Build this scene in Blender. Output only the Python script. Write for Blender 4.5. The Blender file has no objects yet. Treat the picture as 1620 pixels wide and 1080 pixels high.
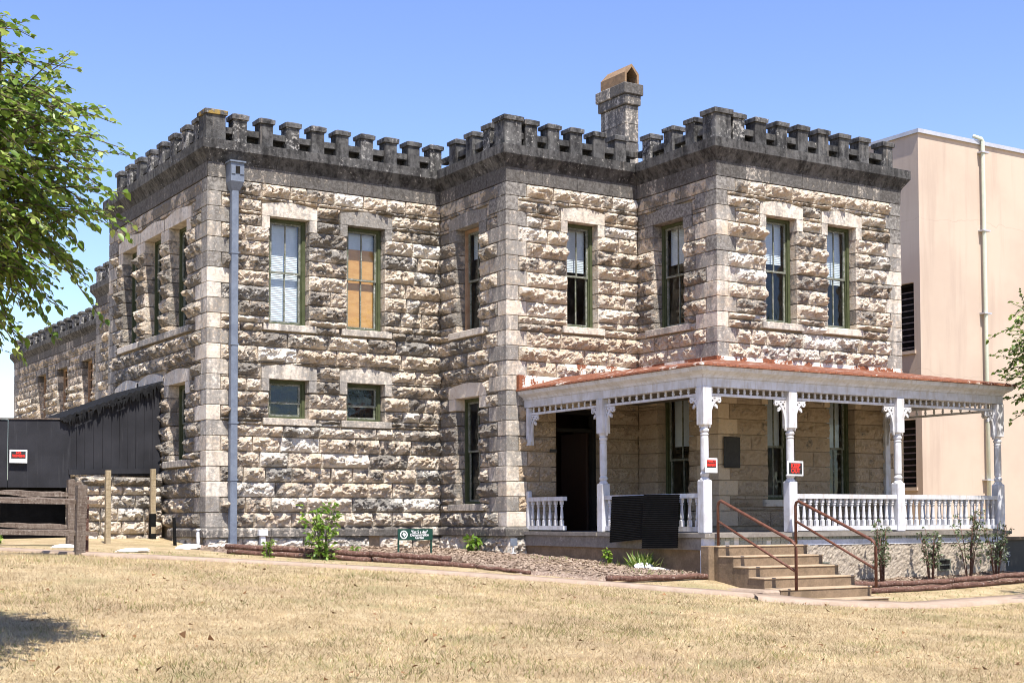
import bpy, math, random
import numpy as np
from mathutils import Vector, Matrix

random.seed(7)
rng = np.random.default_rng(11)
S = bpy.context.scene
COL = S.collection

# ------------------------------------------------------------------ camera, sky, sun, exposure
CAM = np.array([-9.0747, -25.0501, 0.2124])
yaw, pitch, roll, FPX, PPY = 0.559303, 0.040983, -0.002836, 2250.71, 725.55
F_ = np.array([math.sin(yaw)*math.cos(pitch), math.cos(yaw)*math.cos(pitch), math.sin(pitch)])
R_ = np.array([math.cos(yaw), -math.sin(yaw), 0.0])
U_ = np.cross(R_, F_)
R2 = R_*math.cos(roll)+U_*math.sin(roll)
U2 = -R_*math.sin(roll)+U_*math.cos(roll)
cd = bpy.data.cameras.new('camera')
cd.sensor_width = 36; cd.sensor_fit = 'HORIZONTAL'
cd.lens = FPX/1620*36
cd.shift_y = (PPY-540)/1620
cd.clip_start = 0.1; cd.clip_end = 3000
cam = bpy.data.objects.new('camera', cd); COL.objects.link(cam)
cam.matrix_world = Matrix(((R2[0], U2[0], -F_[0], CAM[0]), (R2[1], U2[1], -F_[1], CAM[1]), (R2[2], U2[2], -F_[2], CAM[2]), (0, 0, 0, 1)))
S.camera = cam

SUN = Vector((-0.10, -0.53, 1.0)).normalized()      # towards the sun
el = math.asin(SUN.z); az = math.atan2(SUN.x, SUN.y)
w = bpy.data.worlds.new('World'); S.world = w; w.use_nodes = True
nt = w.node_tree; bg = nt.nodes['Background']
sky = nt.nodes.new('ShaderNodeTexSky'); sky.sky_type = 'NISHITA'; sky.sun_disc = False
sky.sun_elevation = el; sky.sun_rotation = az
sky.altitude = 0; sky.air_density = 1.0; sky.dust_density = 0.3; sky.ozone_density = 3.0
hs = nt.nodes.new('ShaderNodeHueSaturation'); hs.inputs['Saturation'].default_value = 1.1
hs.inputs['Hue'].default_value = 0.518
nt.links.new(sky.outputs[0], hs.inputs['Color']); nt.links.new(hs.outputs[0], bg.inputs[0])
bg.inputs[1].default_value = 0.13
sl = bpy.data.lights.new('sun', 'SUN'); sl.energy = 5.0; sl.angle = math.radians(0.53); sl.color = (1.0, 0.955, 0.88)
so = bpy.data.objects.new('sun', sl); COL.objects.link(so)
so.rotation_euler = SUN.to_track_quat('Z', 'Y').to_euler(); so.location = (0, -40, 60)
S.view_settings.view_transform = 'Standard'; S.view_settings.look = 'None'
S.view_settings.gamma = 1.0; S.view_settings.use_curve_mapping = False
S.view_settings.exposure = 0.93
S.cycles.filter_width = 1.0

# ------------------------------------------------------------------ helpers
WL = {}                                              # world origin of every object
def _chf():
    P = lambda c, ax: np.array([(1.0 if (c >> k) & 1 else -1.0)*(1 if k == ax else .8) for k in range(3)])
    fs = []
    for ax in range(3):
        o = [k for k in range(3) if k != ax]
        for sg in (0, 1):
            cs = [(sg << ax) | (a << o[0]) | (b_ << o[1]) for a, b_ in ((0,0),(1,0),(1,1),(0,1))]
            fs.append([(c, ax) for c in cs])
        a, b_ = o                                     # edges running along ax
        for sa in (0, 1):
            for sb in (0, 1):
                c1 = (sa << a) | (sb << b_); c2 = c1 | (1 << ax)
                fs.append([(c1, a), (c1, b_), (c2, b_), (c2, a)])
    for c in range(8): fs.append([(c, 0), (c, 1), (c, 2)])
    out = []
    for f in fs:
        p = [P(*q) for q in f]; n = np.cross(p[1]-p[0], p[2]-p[1])
        if n @ sum(p) < 0: f = f[::-1]
        out.append(tuple(c*3+ax for c, ax in f))
    return out
CHF = _chf()
class MB:
    """collects shapes into one mesh"""
    def __init__(s): s.v = []; s.f = []; s.n = 0; s.c = []
    def add(s, verts, faces, col=None):
        verts = np.asarray(verts, float).reshape(-1, 3)
        s.v.append(verts); k = s.n
        s.f.extend([tuple(i+k for i in f) for f in faces]); s.n += len(verts)
        if col is not None: s.c.append(np.tile(col, (len(verts), 1)))
        return s
    def box(s, a, b, col=None, ch=0.0):
        x0, y0, z0 = np.minimum(a, b); x1, y1, z1 = np.maximum(a, b)
        if ch <= 0:
            v = [(x0,y0,z0),(x1,y0,z0),(x1,y1,z0),(x0,y1,z0),(x0,y0,z1),(x1,y0,z1),(x1,y1,z1),(x0,y1,z1)]
            return s.add(v, [(3,2,1,0),(4,5,6,7),(0,1,5,4),(1,2,6,5),(2,3,7,6),(3,0,4,7)], col)
        lo = np.array([x0,y0,z0]); hi = np.array([x1,y1,z1]); v = []
        for c in range(8):
            sg = [(c >> k) & 1 for k in range(3)]
            for ax in range(3):
                v.append([(hi[k] if sg[k] else lo[k]) if k == ax else (hi[k]-ch if sg[k] else lo[k]+ch) for k in range(3)])
        return s.add(v, CHF, col)
    def bar(s, p, q, w_, h_, col=None, up=(0,0,1)):
        p = np.array(p, float); q = np.array(q, float); d = q-p; L = np.linalg.norm(d); d /= L
        u = np.cross(d, up); n = np.linalg.norm(u)
        if n < 1e-6: u = np.array([1.0,0,0])
        else: u /= n
        t = np.cross(u, d)
        v = [e + su*u*w_/2 + st*t*h_/2 for e in (p, q) for su, st in ((-1,-1),(1,-1),(1,1),(-1,1))]
        return s.add(v, [(3,2,1,0)[::-1],(4,5,6,7)[::-1],(0,1,5,4)[::-1],(1,2,6,5)[::-1],(2,3,7,6)[::-1],(3,0,4,7)[::-1]], col)
    def tube(s, pts, r, n=8, col=None):
        pts = np.asarray(pts, float); m = len(pts); rr = np.broadcast_to(np.asarray(r, float), (m,))
        v = []; up = np.array([0.123, 0.31, 0.94])
        for i in range(m):
            d = pts[min(i+1, m-1)]-pts[max(i-1, 0)]; d = d/(np.linalg.norm(d)+1e-9)
            u = np.cross(d, up); u /= np.linalg.norm(u)+1e-9; t = np.cross(d, u)
            a = np.arange(n)/n*2*math.pi
            v.append(pts[i]+rr[i]*(np.cos(a)[:, None]*u+np.sin(a)[:, None]*t))
        f = [(i*n+k, i*n+n+k, i*n+n+(k+1) % n, i*n+(k+1) % n) for i in range(m-1) for k in range(n)]
        f += [tuple(range(n)), tuple((m-1)*n+k for k in range(n))[::-1]]
        return s.add(np.concatenate(v), f, col)
    def lathe(s, cx, cy, prof, n=12, col=None):      # prof: (radius, z)
        a = np.arange(n)/n*2*math.pi
        v = np.concatenate([np.c_[cx+r*np.cos(a), cy+r*np.sin(a), np.full(n, z)] for r, z in prof])
        m = len(prof)
        f = [(i*n+k, i*n+(k+1) % n, i*n+n+(k+1) % n, i*n+n+k) for i in range(m-1) for k in range(n)]
        f += [tuple(range(n))[::-1], tuple((m-1)*n+k for k in range(n))]
        return s.add(v, f, col)
    def prism(s, poly, fr, d0, d1, col=None):        # poly (u,v) counter-clockwise seen from outside, frame fr(u,v,d)
        n = len(poly)
        v = [fr(u, z, d) for d in (d0, d1) for u, z in poly]
        f = [tuple(range(n))[::-1], tuple(range(n, 2*n))]
        f += [(k, (k+1) % n, n+(k+1) % n, n+k) for k in range(n)]
        return s.add(v, f, col)
    def build(s, name, mat, parent=None, smooth=False, origin=None):
        v = np.concatenate(s.v)
        lo, hi = v.min(0), v.max(0)
        o = np.array(origin, float) if origin is not None else np.array([(lo[0]+hi[0])/2, (lo[1]+hi[1])/2, lo[2]])
        me = bpy.data.meshes.new(name)
        me.from_pydata((v-o).tolist(), [], s.f)
        if s.c:
            at = me.attributes.new('tint', 'FLOAT_COLOR', 'POINT')
            c = np.concatenate(s.c); c = np.c_[c, np.ones(len(c))] if c.shape[1] == 3 else c
            at.data.foreach_set('color', c.astype(np.float32).ravel())
        if smooth: me.polygons.foreach_set('use_smooth', [True]*len(me.polygons))
        me.materials.append(mat)
        return link(name, me, o, parent)
def link(name, data, o, parent=None):
    ob = bpy.data.objects.new(name, data); COL.objects.link(ob)
    o = np.array(o, float); WL[ob.name] = o
    if parent is not None:
        ob.parent = parent; o = o-WL[parent.name]
    ob.location = o
    return ob
def copy_at(ob, world, parent):                      # one object, shared mesh
    c = ob.copy(); COL.objects.link(c); WL[c.name] = np.array(world, float)
    c.parent = parent; c.location = WL[c.name]-WL[parent.name] if parent is not None else world
    return c
def tag(o, label, cat, group=None):
    o['label'] = label; o['category'] = cat
    if group: o['group'] = group
    return o
def thing(name, loc, label, cat, group=None):
    return tag(link(name, None, loc), label, cat, group)
def struct(o): o['kind'] = 'structure'; return o
def stuff(o): o['kind'] = 'stuff'; return o
def big_mesh(name, v, f, mat, parent=None, col=None, smooth=False):   # fast path: f is (n,3) or (n,4)
    me = bpy.data.meshes.new(name); n = len(f); k = f.shape[1]
    me.vertices.add(len(v)); me.vertices.foreach_set('co', np.asarray(v, np.float32).ravel())
    me.loops.add(n*k); me.loops.foreach_set('vertex_index', np.asarray(f, np.int32).ravel())
    me.polygons.add(n); me.polygons.foreach_set('loop_start', np.arange(0, n*k, k, dtype=np.int32))
    me.update(calc_edges=True)
    if col is not None:
        at = me.attributes.new('tint', 'FLOAT_COLOR', 'POINT')
        at.data.foreach_set('color', np.c_[col, np.ones(len(col))].astype(np.float32).ravel())
    if smooth: me.polygons.foreach_set('use_smooth', [True]*n)
    me.materials.append(mat)
    o = np.zeros(3) if parent is None else WL[parent.name]
    if parent is None: return link(name, me, o)
    ob = bpy.data.objects.new(name, me); COL.objects.link(ob); WL[ob.name] = np.zeros(3)
    ob.parent = parent; ob.location = -o
    return ob

# value noise
_T = rng.random((256, 256))
def vn(x, y):
    xi = np.floor(x).astype(int); yi = np.floor(y).astype(int); fx = x-xi; fy = y-yi
    fx = fx*fx*(3-2*fx); fy = fy*fy*(3-2*fy)
    a = _T[xi & 255, yi & 255]; b = _T[(xi+1) & 255, yi & 255]; c = _T[xi & 255, (yi+1) & 255]; d = _T[(xi+1) & 255, (yi+1) & 255]
    return (a*(1-fx)+b*fx)*(1-fy)+(c*(1-fx)+d*fx)*fy
def fbm(x, y, o=3):
    s = 0; a = .5; t = 0
    for _ in range(o): s = s+a*vn(x, y); t += a; a *= .5; x = x*2.03+17.3; y = y*2.03+5.1
    return s/t

# ------------------------------------------------------------------ materials
class NB:
    def __init__(s, name, rough=0.85, spec=0.3):
        s.m = bpy.data.materials.new(name); s.m.use_nodes = True
        s.t = s.m.node_tree; s.p = s.t.nodes['Principled BSDF']
        s.p.inputs['Roughness'].default_value = rough; s.p.inputs['Specular IOR Level'].default_value = spec
        s.pos = None
    def n(s, ty, **kw):
        q = s.t.nodes.new(ty)
        for k, v in kw.items(): setattr(q, k, v)
        return q
    def L(s, a, b): s.t.links.new(a, b)
    def P(s):
        if s.pos is None: s.pos = s.n('ShaderNodeNewGeometry').outputs['Position']
        return s.pos
    def val(s, x, sock):
        if isinstance(x, (int, float)): sock.default_value = x
        elif isinstance(x, tuple): sock.default_value = x if len(x) == 4 or sock.type == 'VECTOR' else (*x, 1)
        else: s.L(x, sock)
    def scaled(s, v):
        q = s.n('ShaderNodeMapping'); s.L(s.P(), q.inputs['Vector']); q.inputs['Scale'].default_value = v; return q.outputs[0]
    def noise(s, scale, detail=4, rough=.55, vec=None, dist=0):
        q = s.n('ShaderNodeTexNoise'); s.L(vec if vec is not None else s.P(), q.inputs['Vector'])
        q.inputs['Scale'].default_value = scale; q.inputs['Detail'].default_value = detail; q.inputs['Roughness'].default_value = rough
        q.inputs['Distortion'].default_value = dist
        return q.outputs['Fac']
    def vor(s, scale, vec=None, out='Distance'):
        q = s.n('ShaderNodeTexVoronoi'); s.L(vec if vec is not None else s.P(), q.inputs['Vector']); q.inputs['Scale'].default_value = scale
        return q.outputs[out]
    def rng(s, x, a, b, c=0.0, d=1.0):
        q = s.n('ShaderNodeMapRange'); s.val(x, q.inputs[0]); q.inputs[1].default_value = a; q.inputs[2].default_value = b
        q.inputs[3].default_value = c; q.inputs[4].default_value = d; q.interpolation_type = 'SMOOTHSTEP'; return q.outputs[0]
    def math(s, op, a, b=0.0):
        q = s.n('ShaderNodeMath', operation=op); s.val(a, q.inputs[0]); s.val(b, q.inputs[1]); return q.outputs[0]
    def mix(s, f, a, b, mode='MIX'):
        q = s.n('ShaderNodeMix', data_type='RGBA', blend_type=mode); s.val(f, q.inputs[0]); s.val(a, q.inputs[6]); s.val(b, q.inputs[7]); return q.outputs[2]
    def attr(s):
        q = s.n('ShaderNodeAttribute', attribute_name='tint'); r = s.n('ShaderNodeSeparateColor'); s.L(q.outputs['Color'], r.inputs[0]); return r.outputs
    def xyz(s):
        r = s.n('ShaderNodeSeparateXYZ'); s.L(s.P(), r.inputs[0]); return r.outputs
    def bump(s, h, dist, strength=1.0):
        q = s.n('ShaderNodeBump'); s.L(h, q.inputs['Height']); q.inputs['Distance'].default_value = dist; q.inputs['Strength'].default_value = strength
        s.L(q.outputs[0], s.p.inputs['Normal'])
    def out(s, col):
        s.val(col, s.p.inputs['Base Color']); return s.m

def m_rock():
    b = NB('rock_faced_limestone', .92, .15); a = b.attr()
    n1 = b.noise(2.6, 5); n2 = b.noise(14, 6, .65); n3 = b.noise(55, 4, .7)
    base = b.mix(a['Red'], (.70, .585, .45), (.60, .465, .335))
    base = b.mix(b.rng(n2, .32, .74), base, (.80, .72, .615))
    base = b.mix(b.math('MULTIPLY', b.rng(n1, .52, .72), .5), base, (.56, .41, .27))
    base = b.mix(b.rng(a['Blue'], .35, 1.0), base, (.86, .80, .71))
    base = b.mix(b.math('MULTIPLY', b.rng(n3, .25, .42, 1, 0), .3), base, (.30, .24, .18))
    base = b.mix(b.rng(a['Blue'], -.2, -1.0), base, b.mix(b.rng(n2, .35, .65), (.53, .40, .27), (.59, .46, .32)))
    # dark lichen
    s = b.math('ADD', b.math('MULTIPLY', n2, .36), b.math('MULTIPLY', b.noise(3.4, 5, .62), .64))
    s = b.math('ADD', s, b.math('MULTIPLY', a['Green'], .20))
    f = b.rng(s, .575, .69)
    f = b.math('MULTIPLY', f, b.rng(n3, .32, .55, .5, 1.0))
    lich = b.mix(b.rng(n3, .4, .62), (.062, .059, .056), (.22, .21, .195))
    col = b.mix(b.math('MULTIPLY', f, .9), base, lich)
    h = b.math('ADD', b.math('MULTIPLY', b.noise(30, 5, .7), .9), b.math('MULTIPLY', n2, .9))
    b.bump(h, .075, 1.0)
    return b.out(col)
def m_dressed(name, dark):
    b = NB(name, .9, .2); a = b.attr()
    n1 = b.noise(3.2, 5); n2 = b.noise(17, 6, .65); n3 = b.noise(70, 3, .7)
    base = b.mix(a['Red'], (.61, .54, .455), (.55, .45, .34))
    base = b.mix(b.rng(n1, .4, .66), base, (.68, .61, .52))
    base = b.mix(b.math('MULTIPLY', b.rng(b.noise(9, 4), .55, .7), .4), base, (.45, .31, .19))
    base = b.mix(b.rng(a['Blue'], -.2, -1.0), base, b.mix(b.rng(n2, .35, .65), (.54, .42, .29), (.60, .475, .34)))
    st = b.noise(2.2, 5, .6, b.scaled((2.6, 2.6, .55)))
    s = b.math('ADD', b.math('MULTIPLY', n2, .6), b.math('MULTIPLY', st, .4))
    s = b.math('ADD', s, b.math('MULTIPLY', a['Green'], .42))
    f = b.rng(s, .57, .80)
    lich = b.mix(b.rng(n2, .38, .64), (.026, .025, .025) if dark else (.085, .08, .075), (.095, .09, .087) if dark else (.26, .243, .222))  # dark variant: lichen tones deepened to include the shade under the cornice
    col = b.mix(b.math('MULTIPLY', f, .93), base, lich)
    col = b.mix(b.math('MULTIPLY', b.rng(n3, .33, .42, 1, 0), .5), col, (.09, .08, .07))
    ln = b.noise(34, 2, .5, b.scaled((.5, .5, 3.2)))
    b.bump(b.math('ADD', b.math('MULTIPLY', n3, .6), b.math('ADD', b.math('MULTIPLY', ln, .5), n2)), .012, .8)
    return b.out(col)
def m_concrete_dark():
    b = NB('weathered_cast_stone', .93, .15); a = b.attr()
    n1 = b.noise(2.4, 5); n2 = b.noise(16, 6, .7); n3 = b.noise(60, 4, .75)
    st = b.noise(3.0, 5, .6, b.scaled((3.2, 3.2, .25)))
    base = b.mix(b.rng(b.math('ADD', b.math('MULTIPLY', n2, .4), b.math('MULTIPLY', b.noise(5, 5, .6, b.scaled((1.4, 1.4, .45))), .6)), .36, .62), (.028, .027, .027), (.16, .154, .147))
    base = b.mix(b.math('MULTIPLY', b.rng(st, .60, .76), .8), base, (.24, .21, .18))
    base = b.mix(b.math('MULTIPLY', a['Green'], b.rng(n1, .25, .65, 1, .35)), base, (.024, .023, .022))
    base = b.mix(b.rng(b.math('ADD', n2, b.math('MULTIPLY', a['Blue'], .18)), .66, .78), base, (.42, .395, .36))
    base = b.mix(b.rng(b.math('ADD', b.noise(7, 4), b.math('MULTIPLY', a['Red'], .3)), .80, .9), base, (.34, .23, .07))
    b.bump(b.math('ADD', n3, n2), .02, .9)
    return b.out(base)
def m_simple(name, c1, c2, scale=6, rough=.8, spec=.3, bump=.0, c3=None, thr=.62, stretch=None, metal=0.0):
    b = NB(name, rough, spec)
    vec = b.scaled(stretch) if stretch else None
    n1 = b.noise(scale, 5, .6, vec); n2 = b.noise(scale*6, 4, .65, vec)
    col = b.mix(b.rng(b.math('ADD', b.math('MULTIPLY', n1, .6), b.math('MULTIPLY', n2, .4)), .38, .62), c1, c2)
    if c3: col = b.mix(b.rng(b.noise(scale*2.3, 6, .7), thr, thr+.07), col, c3)
    if bump: b.bump(b.math('ADD', n1, b.math('MULTIPLY', n2, .6)), bump, .8)
    b.p.inputs['Metallic'].default_value = metal
    return b.out(col)
def m_tint(name, rough=.8, spec=.2, trans=0.0):
    b = NB(name, rough, spec)
    q = b.n('ShaderNodeAttribute', attribute_name='tint')
    b.L(q.outputs['Color'], b.p.inputs['Base Color'])
    if trans:
        tr = b.n('ShaderNodeBsdfTranslucent'); b.L(q.outputs['Color'], tr.inputs[0])
        mx = b.n('ShaderNodeMixShader'); mx.inputs[0].default_value = trans
        b.L(b.p.outputs[0], mx.inputs[1]); b.L(tr.outputs[0], mx.inputs[2])
        b.L(mx.outputs[0], b.t.nodes['Material Output'].inputs[0])
    return b.m
def m_glass():
    b = NB('window_glass')
    n = b.t.nodes; gl = b.n('ShaderNodeBsdfGlossy'); gl.inputs['Roughness'].default_value = .06; gl.inputs[0].default_value = (.9, .95, 1, 1)
    tr = b.n('ShaderNodeBsdfTransparent'); tr.inputs[0].default_value = (.88, .91, .9, 1)
    fr = b.n('ShaderNodeLayerWeight'); fr.inputs[0].default_value = .5
    bp = b.n('ShaderNodeBump'); b.L(b.noise(2.2, 2), bp.inputs['Height']); bp.inputs['Distance'].default_value = .012
    b.L(bp.outputs[0], gl.inputs['Normal'])
    mx = b.n('ShaderNodeMixShader'); b.L(b.math('ADD', b.math('MULTIPLY', b.math('POWER', fr.outputs['Facing'], 4.0), .8), .045), mx.inputs[0]); b.L(tr.outputs[0], mx.inputs[1]); b.L(gl.outputs[0], mx.inputs[2])
    b.L(mx.outputs[0], n['Material Output'].inputs[0])
    return b.m
def m_paint_white():
    b = NB('weathered_white_paint', .6, .35)
    n1 = b.noise(5, 5); n2 = b.noise(26, 6, .7); st = b.noise(8, 4, .6, b.scaled((2, 2, .35)))
    col = b.mix(b.rng(n1, .4, .65), (.57, .57, .60), (.47, .465, .475))
    col = b.mix(b.math('MULTIPLY', b.rng(st, .46, .70), .6), col, (.40, .355, .30))
    col = b.mix(b.rng(n2, .67, .70), col, (.30, .26, .22))
    b.bump(n2, .006, .6)
    return b.out(col)
def m_lawn():
    b = NB('dry_lawn', 1.0, .05)
    n1 = b.noise(.45, 5, .6); n2 = b.noise(3.2, 5, .65); n3 = b.noise(38, 4, .7)
    col = b.mix(b.rng(n2, .35, .65), (.44, .335, .19), (.62, .49, .30))
    col = b.mix(b.math('MULTIPLY', b.rng(n1, .5, .68), .65), col, (.42, .30, .19))
    col = b.mix(b.math('MULTIPLY', b.rng(b.noise(.8, 4), .54, .68), .7), col, (.32, .29, .14))
    col = b.mix(b.rng(n3, .36, .5, .75, 0), col, (.20, .145, .08))
    b.bump(n3, .05, 1)
    return b.out(col)
def m_mulch():
    b = NB('mulch_soil', 1.0, .05)
    v = b.vor(45, b.scaled((1, 1.7, 1)), 'Color'); n2 = b.noise(2.2, 4); n3 = b.noise(60, 3)
    r = b.n('ShaderNodeSeparateColor'); b.L(v, r.inputs[0])
    col = b.mix(r.outputs[0], (.20, .135, .095), (.48, .375, .30))
    col = b.mix(b.math('MULTIPLY', b.rng(n2, .5, .66), .6), col, (.36, .27, .16))
    b.bump(b.math('ADD', r.outputs[1], n3), .03, 1)
    return b.out(col)
def m_rust_roof():
    b = NB('rusted_painted_metal', .75, .3)
    n1 = b.noise(2.0, 6, .65, b.scaled((1, 1, .45))); n2 = b.noise(22, 5, .7)
    s = b.math('ADD', b.math('MULTIPLY', n1, .75), b.math('MULTIPLY', n2, .25))
    rust = b.mix(b.rng(n2, .3, .7), (.13, .045, .022), (.30, .10, .045))
    col = b.mix(b.rng(s, .50, .535), (.74, .69, .60), rust)
    b.bump(n2, .008, .7)
    return b.out(col)
def m_rust_edge():
    b = NB('rusted_eave_metal', .8, .25)
    n2 = b.noise(22, 5, .7); n1 = b.noise(4, 5)
    col = b.mix(b.rng(n2, .3, .7), (.095, .035, .022), (.26, .095, .045))
    col = b.mix(b.rng(n1, .60, .66), col, (.55, .47, .40))
    b.bump(n2, .008, .7)
    return b.out(col)
def m_black_board():
    b = NB('black_painted_board', .75, .25)
    n1 = b.noise(1.6, 5); st = b.noise(6, 5, .65, b.scaled((3, 3, .16))); n2 = b.noise(60, 3)
    col = b.mix(b.rng(n1, .3, .7), (.013, .013, .016), (.024, .024, .029))
    col = b.mix(b.math('MULTIPLY', b.rng(st, .58, .75), .5), col, (.055, .055, .06))
    b.bump(n2, .004, .6)
    return b.out(col)
def m_wood(name, c1, c2, c3):
    b = NB(name, .9, .15)
    st = b.noise(7, 6, .7, b.scaled((.6, 4, 4))); sv = b.noise(7, 6, .7, b.scaled((4, 4, .6))); n2 = b.noise(30, 4)
    col = b.mix(b.rng(b.math('MULTIPLY', b.math('ADD', st, sv), .5), .38, .62), c1, c2)
    col = b.mix(b.rng(n2, .55, .72, 0, .7), col, c3)
    b.bump(b.math('ADD', st, sv), .015, .9)
    return b.out(col)
def m_pink():
    b = NB('pink_stucco', .9, .2)
    n1 = b.noise(.5, 5); st = b.noise(1.2, 5, .6, b.scaled((2.2, 2.2, .18))); n3 = b.noise(70, 3); z = b.xyz()['Z']
    col = b.mix(b.rng(n1, .35, .65), (.50, .40, .315), (.45, .355, .28))
    col = b.mix(b.math('MULTIPLY', b.rng(st, .50, .72), .5), col, (.36, .275, .22))
    cr = b.math('ABSOLUTE', b.math('SUBTRACT', b.math('ADD', z, b.math('MULTIPLY', b.noise(.7, 4), .9)), 4.2))
    col = b.mix(b.rng(cr, 0, .014, .35, 0), col, (.28, .2, .16))
    cr2 = b.math('ABSOLUTE', b.math('SUBTRACT', b.math('ADD', z, b.math('MULTIPLY', b.noise(.55, 4), .9)), 8.0))
    col = b.mix(b.rng(cr2, 0, .012, .3, 0), col, (.28, .2, .16))
    b.bump(n3, .004, .6)
    return b.out(col)

M = dict(rock=m_rock(), dressed=m_dressed('dressed_limestone', False), frieze=m_dressed('stained_shaded_dressed_limestone', True), cast=m_concrete_dark(),
  mortar=m_simple('mortar', (.40, .31, .21), (.27, .215, .155), 8, .95, .1, .01),
  white=m_paint_white(), glass=m_glass(),
  green=m_simple('olive_window_paint', (.046, .055, .022), (.07, .08, .037), 9, .6, .3, .003, (.30, .28, .22), .66),
  brownframe=m_simple('bare_window_wood', (.27, .16, .09), (.36, .24, .15), 9, .7, .3, .003, (.45, .4, .33), .68),
  sash=m_simple('weathered_sash', (.09, .10, .06), (.22, .22, .19), 12, .6, .3, .002, (.55, .54, .52), .6),
  blind=m_simple('blind_slats', (.70, .74, .80), (.62, .66, .72), 3, .5, .4),
  ply=m_simple('plywood', (.60, .33, .11), (.50, .25, .07), 3, .7, .3, .0, (.33, .15, .04), .66, (1, 1, 4)),
  black=m_simple('interior_dark', (.02, .018, .016), (.012, .011, .01), 3, .9, .1),
  room=m_simple('interior_plaster', (.12, .10, .085), (.085, .07, .06), 3, .9, .1),
  doorwood=m_simple('stained_door_wood', (.03, .012, .007), (.018, .008, .005), 8, .5, .4, .0, None, .6, (5, 5, .6)),
  paper=m_simple('white_paper', (.8, .82, .78), (.76, .78, .75), 5, .8, .2),
  lawn=m_lawn(), mulch=m_mulch(), blade=m_tint('grass_blades', .9, .1, .25), leaf=m_tint('leaves', .42, .45, .38), chip=m_tint('bark_chips', .95, .1),
  path=m_simple('worn_concrete_path', (.345, .265, .205), (.285, .215, .16), 4, .95, .1, .01, (.33, .26, .16), .6),
  concrete=m_simple('aged_concrete', (.235, .165, .105), (.155, .11, .07), 5, .9, .2, .008, (.17, .135, .10), .62),
  tread=m_simple('pale_concrete_tread', (.40, .30, .20), (.32, .235, .155), 5, .9, .2, .006, (.3, .24, .17), .64),
  slab=m_simple('grey_concrete_slab', (.24, .215, .19), (.17, .15, .13), 4, .9, .2, .006, (.42, .39, .36), .62),
  stucco=m_simple('rough_beige_stucco', (.46, .395, .32), (.36, .30, .235), 14, .95, .1, .05, (.25, .2, .16), .64),
  tile=m_simple('grey_green_tile', (.20, .215, .175), (.27, .275, .23), 6, .45, .5, .002),
  lightbrick=m_simple('pale_tile', (.62, .60, .55), (.55, .53, .48), 6, .6, .4),
  whiteband=m_simple('peeling_white_band', (.66, .67, .72), (.52, .53, .57), 6, .8, .2, .004, (.26, .24, .22), .6),
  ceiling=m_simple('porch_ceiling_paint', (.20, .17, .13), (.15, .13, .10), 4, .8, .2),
  rust=m_rust_roof(), rustedge=m_rust_edge(),
  rail=m_simple('rusty_painted_pipe', (.095, .035, .023), (.15, .062, .036), 20, .55, .3, .002, (.28, .15, .08), .66),
  zinc=m_simple('galvanised_downpipe', (.155, .18, .225), (.115, .135, .175), 5, .5, .4, .0, (.25, .28, .33), .66, None, .0),
  coping=m_simple('metal_coping', (.5, .5, .52), (.42, .42, .45), 4, .5, .5, .0, None, .6, None, .3),
  pipegreen=m_simple('pale_green_pipe', (.47, .52, .41), (.55, .56, .45), 6, .6, .4, .0, (.35, .17, .08), .70),
  pink=m_pink(), blackboard=m_black_board(),
  tar=m_simple('ragged_tar_paper', (.009, .009, .010), (.018, .018, .019), 12, .95, .1, .01, (.4, .4, .42), .735),
  greywood=m_wood('grey_fence_wood', (.085, .06, .046), (.17, .135, .108), (.28, .24, .20)),
  brownwood=m_wood('yellowed_post_wood', (.26, .20, .12), (.36, .29, .19), (.17, .13, .08)),
  log=m_wood('dark_landscape_timber', (.07, .034, .026), (.17, .095, .07), (.40, .32, .28)),
  clay=m_simple('clay_chimney_cap', (.27, .175, .10), (.19, .125, .075), 9, .85, .2, .01, (.12, .10, .08), .62),
  signgreen=m_simple('green_sign_paint', (.007, .042, .028), (.010, .052, .036), 3, .45, .4),
  signwhite=m_simple('white_sign_paint', (.80, .80, .80), (.76, .76, .77), 3, .5, .4),
  signred=m_simple('red_sign_print', (.72, .035, .02), (.66, .03, .02), 3, .5, .4),
  signblack=m_simple('black_sign_print', (.018, .018, .018), (.025, .025, .025), 3, .5, .4),
  bronze=m_simple('dark_bronze', (.022, .021, .02), (.035, .033, .03), 14, .55, .3, .006),
  chalk=m_simple('white_limestone_rubble', (.80, .77, .71), (.68, .63, .55), 9, .95, .1, .02),
  bark=m_simple('tree_bark', (.10, .075, .055), (.17, .14, .11), 14, .95, .1, .02),
  plasticwhite=m_simple('white_plastic', (.72, .73, .74), (.66, .67, .68), 5, .5, .4),
  panelblack=m_simple('black_corrugated_panel', (.005, .005, .005), (.009, .009, .009), 8, .8, .1))

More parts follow.
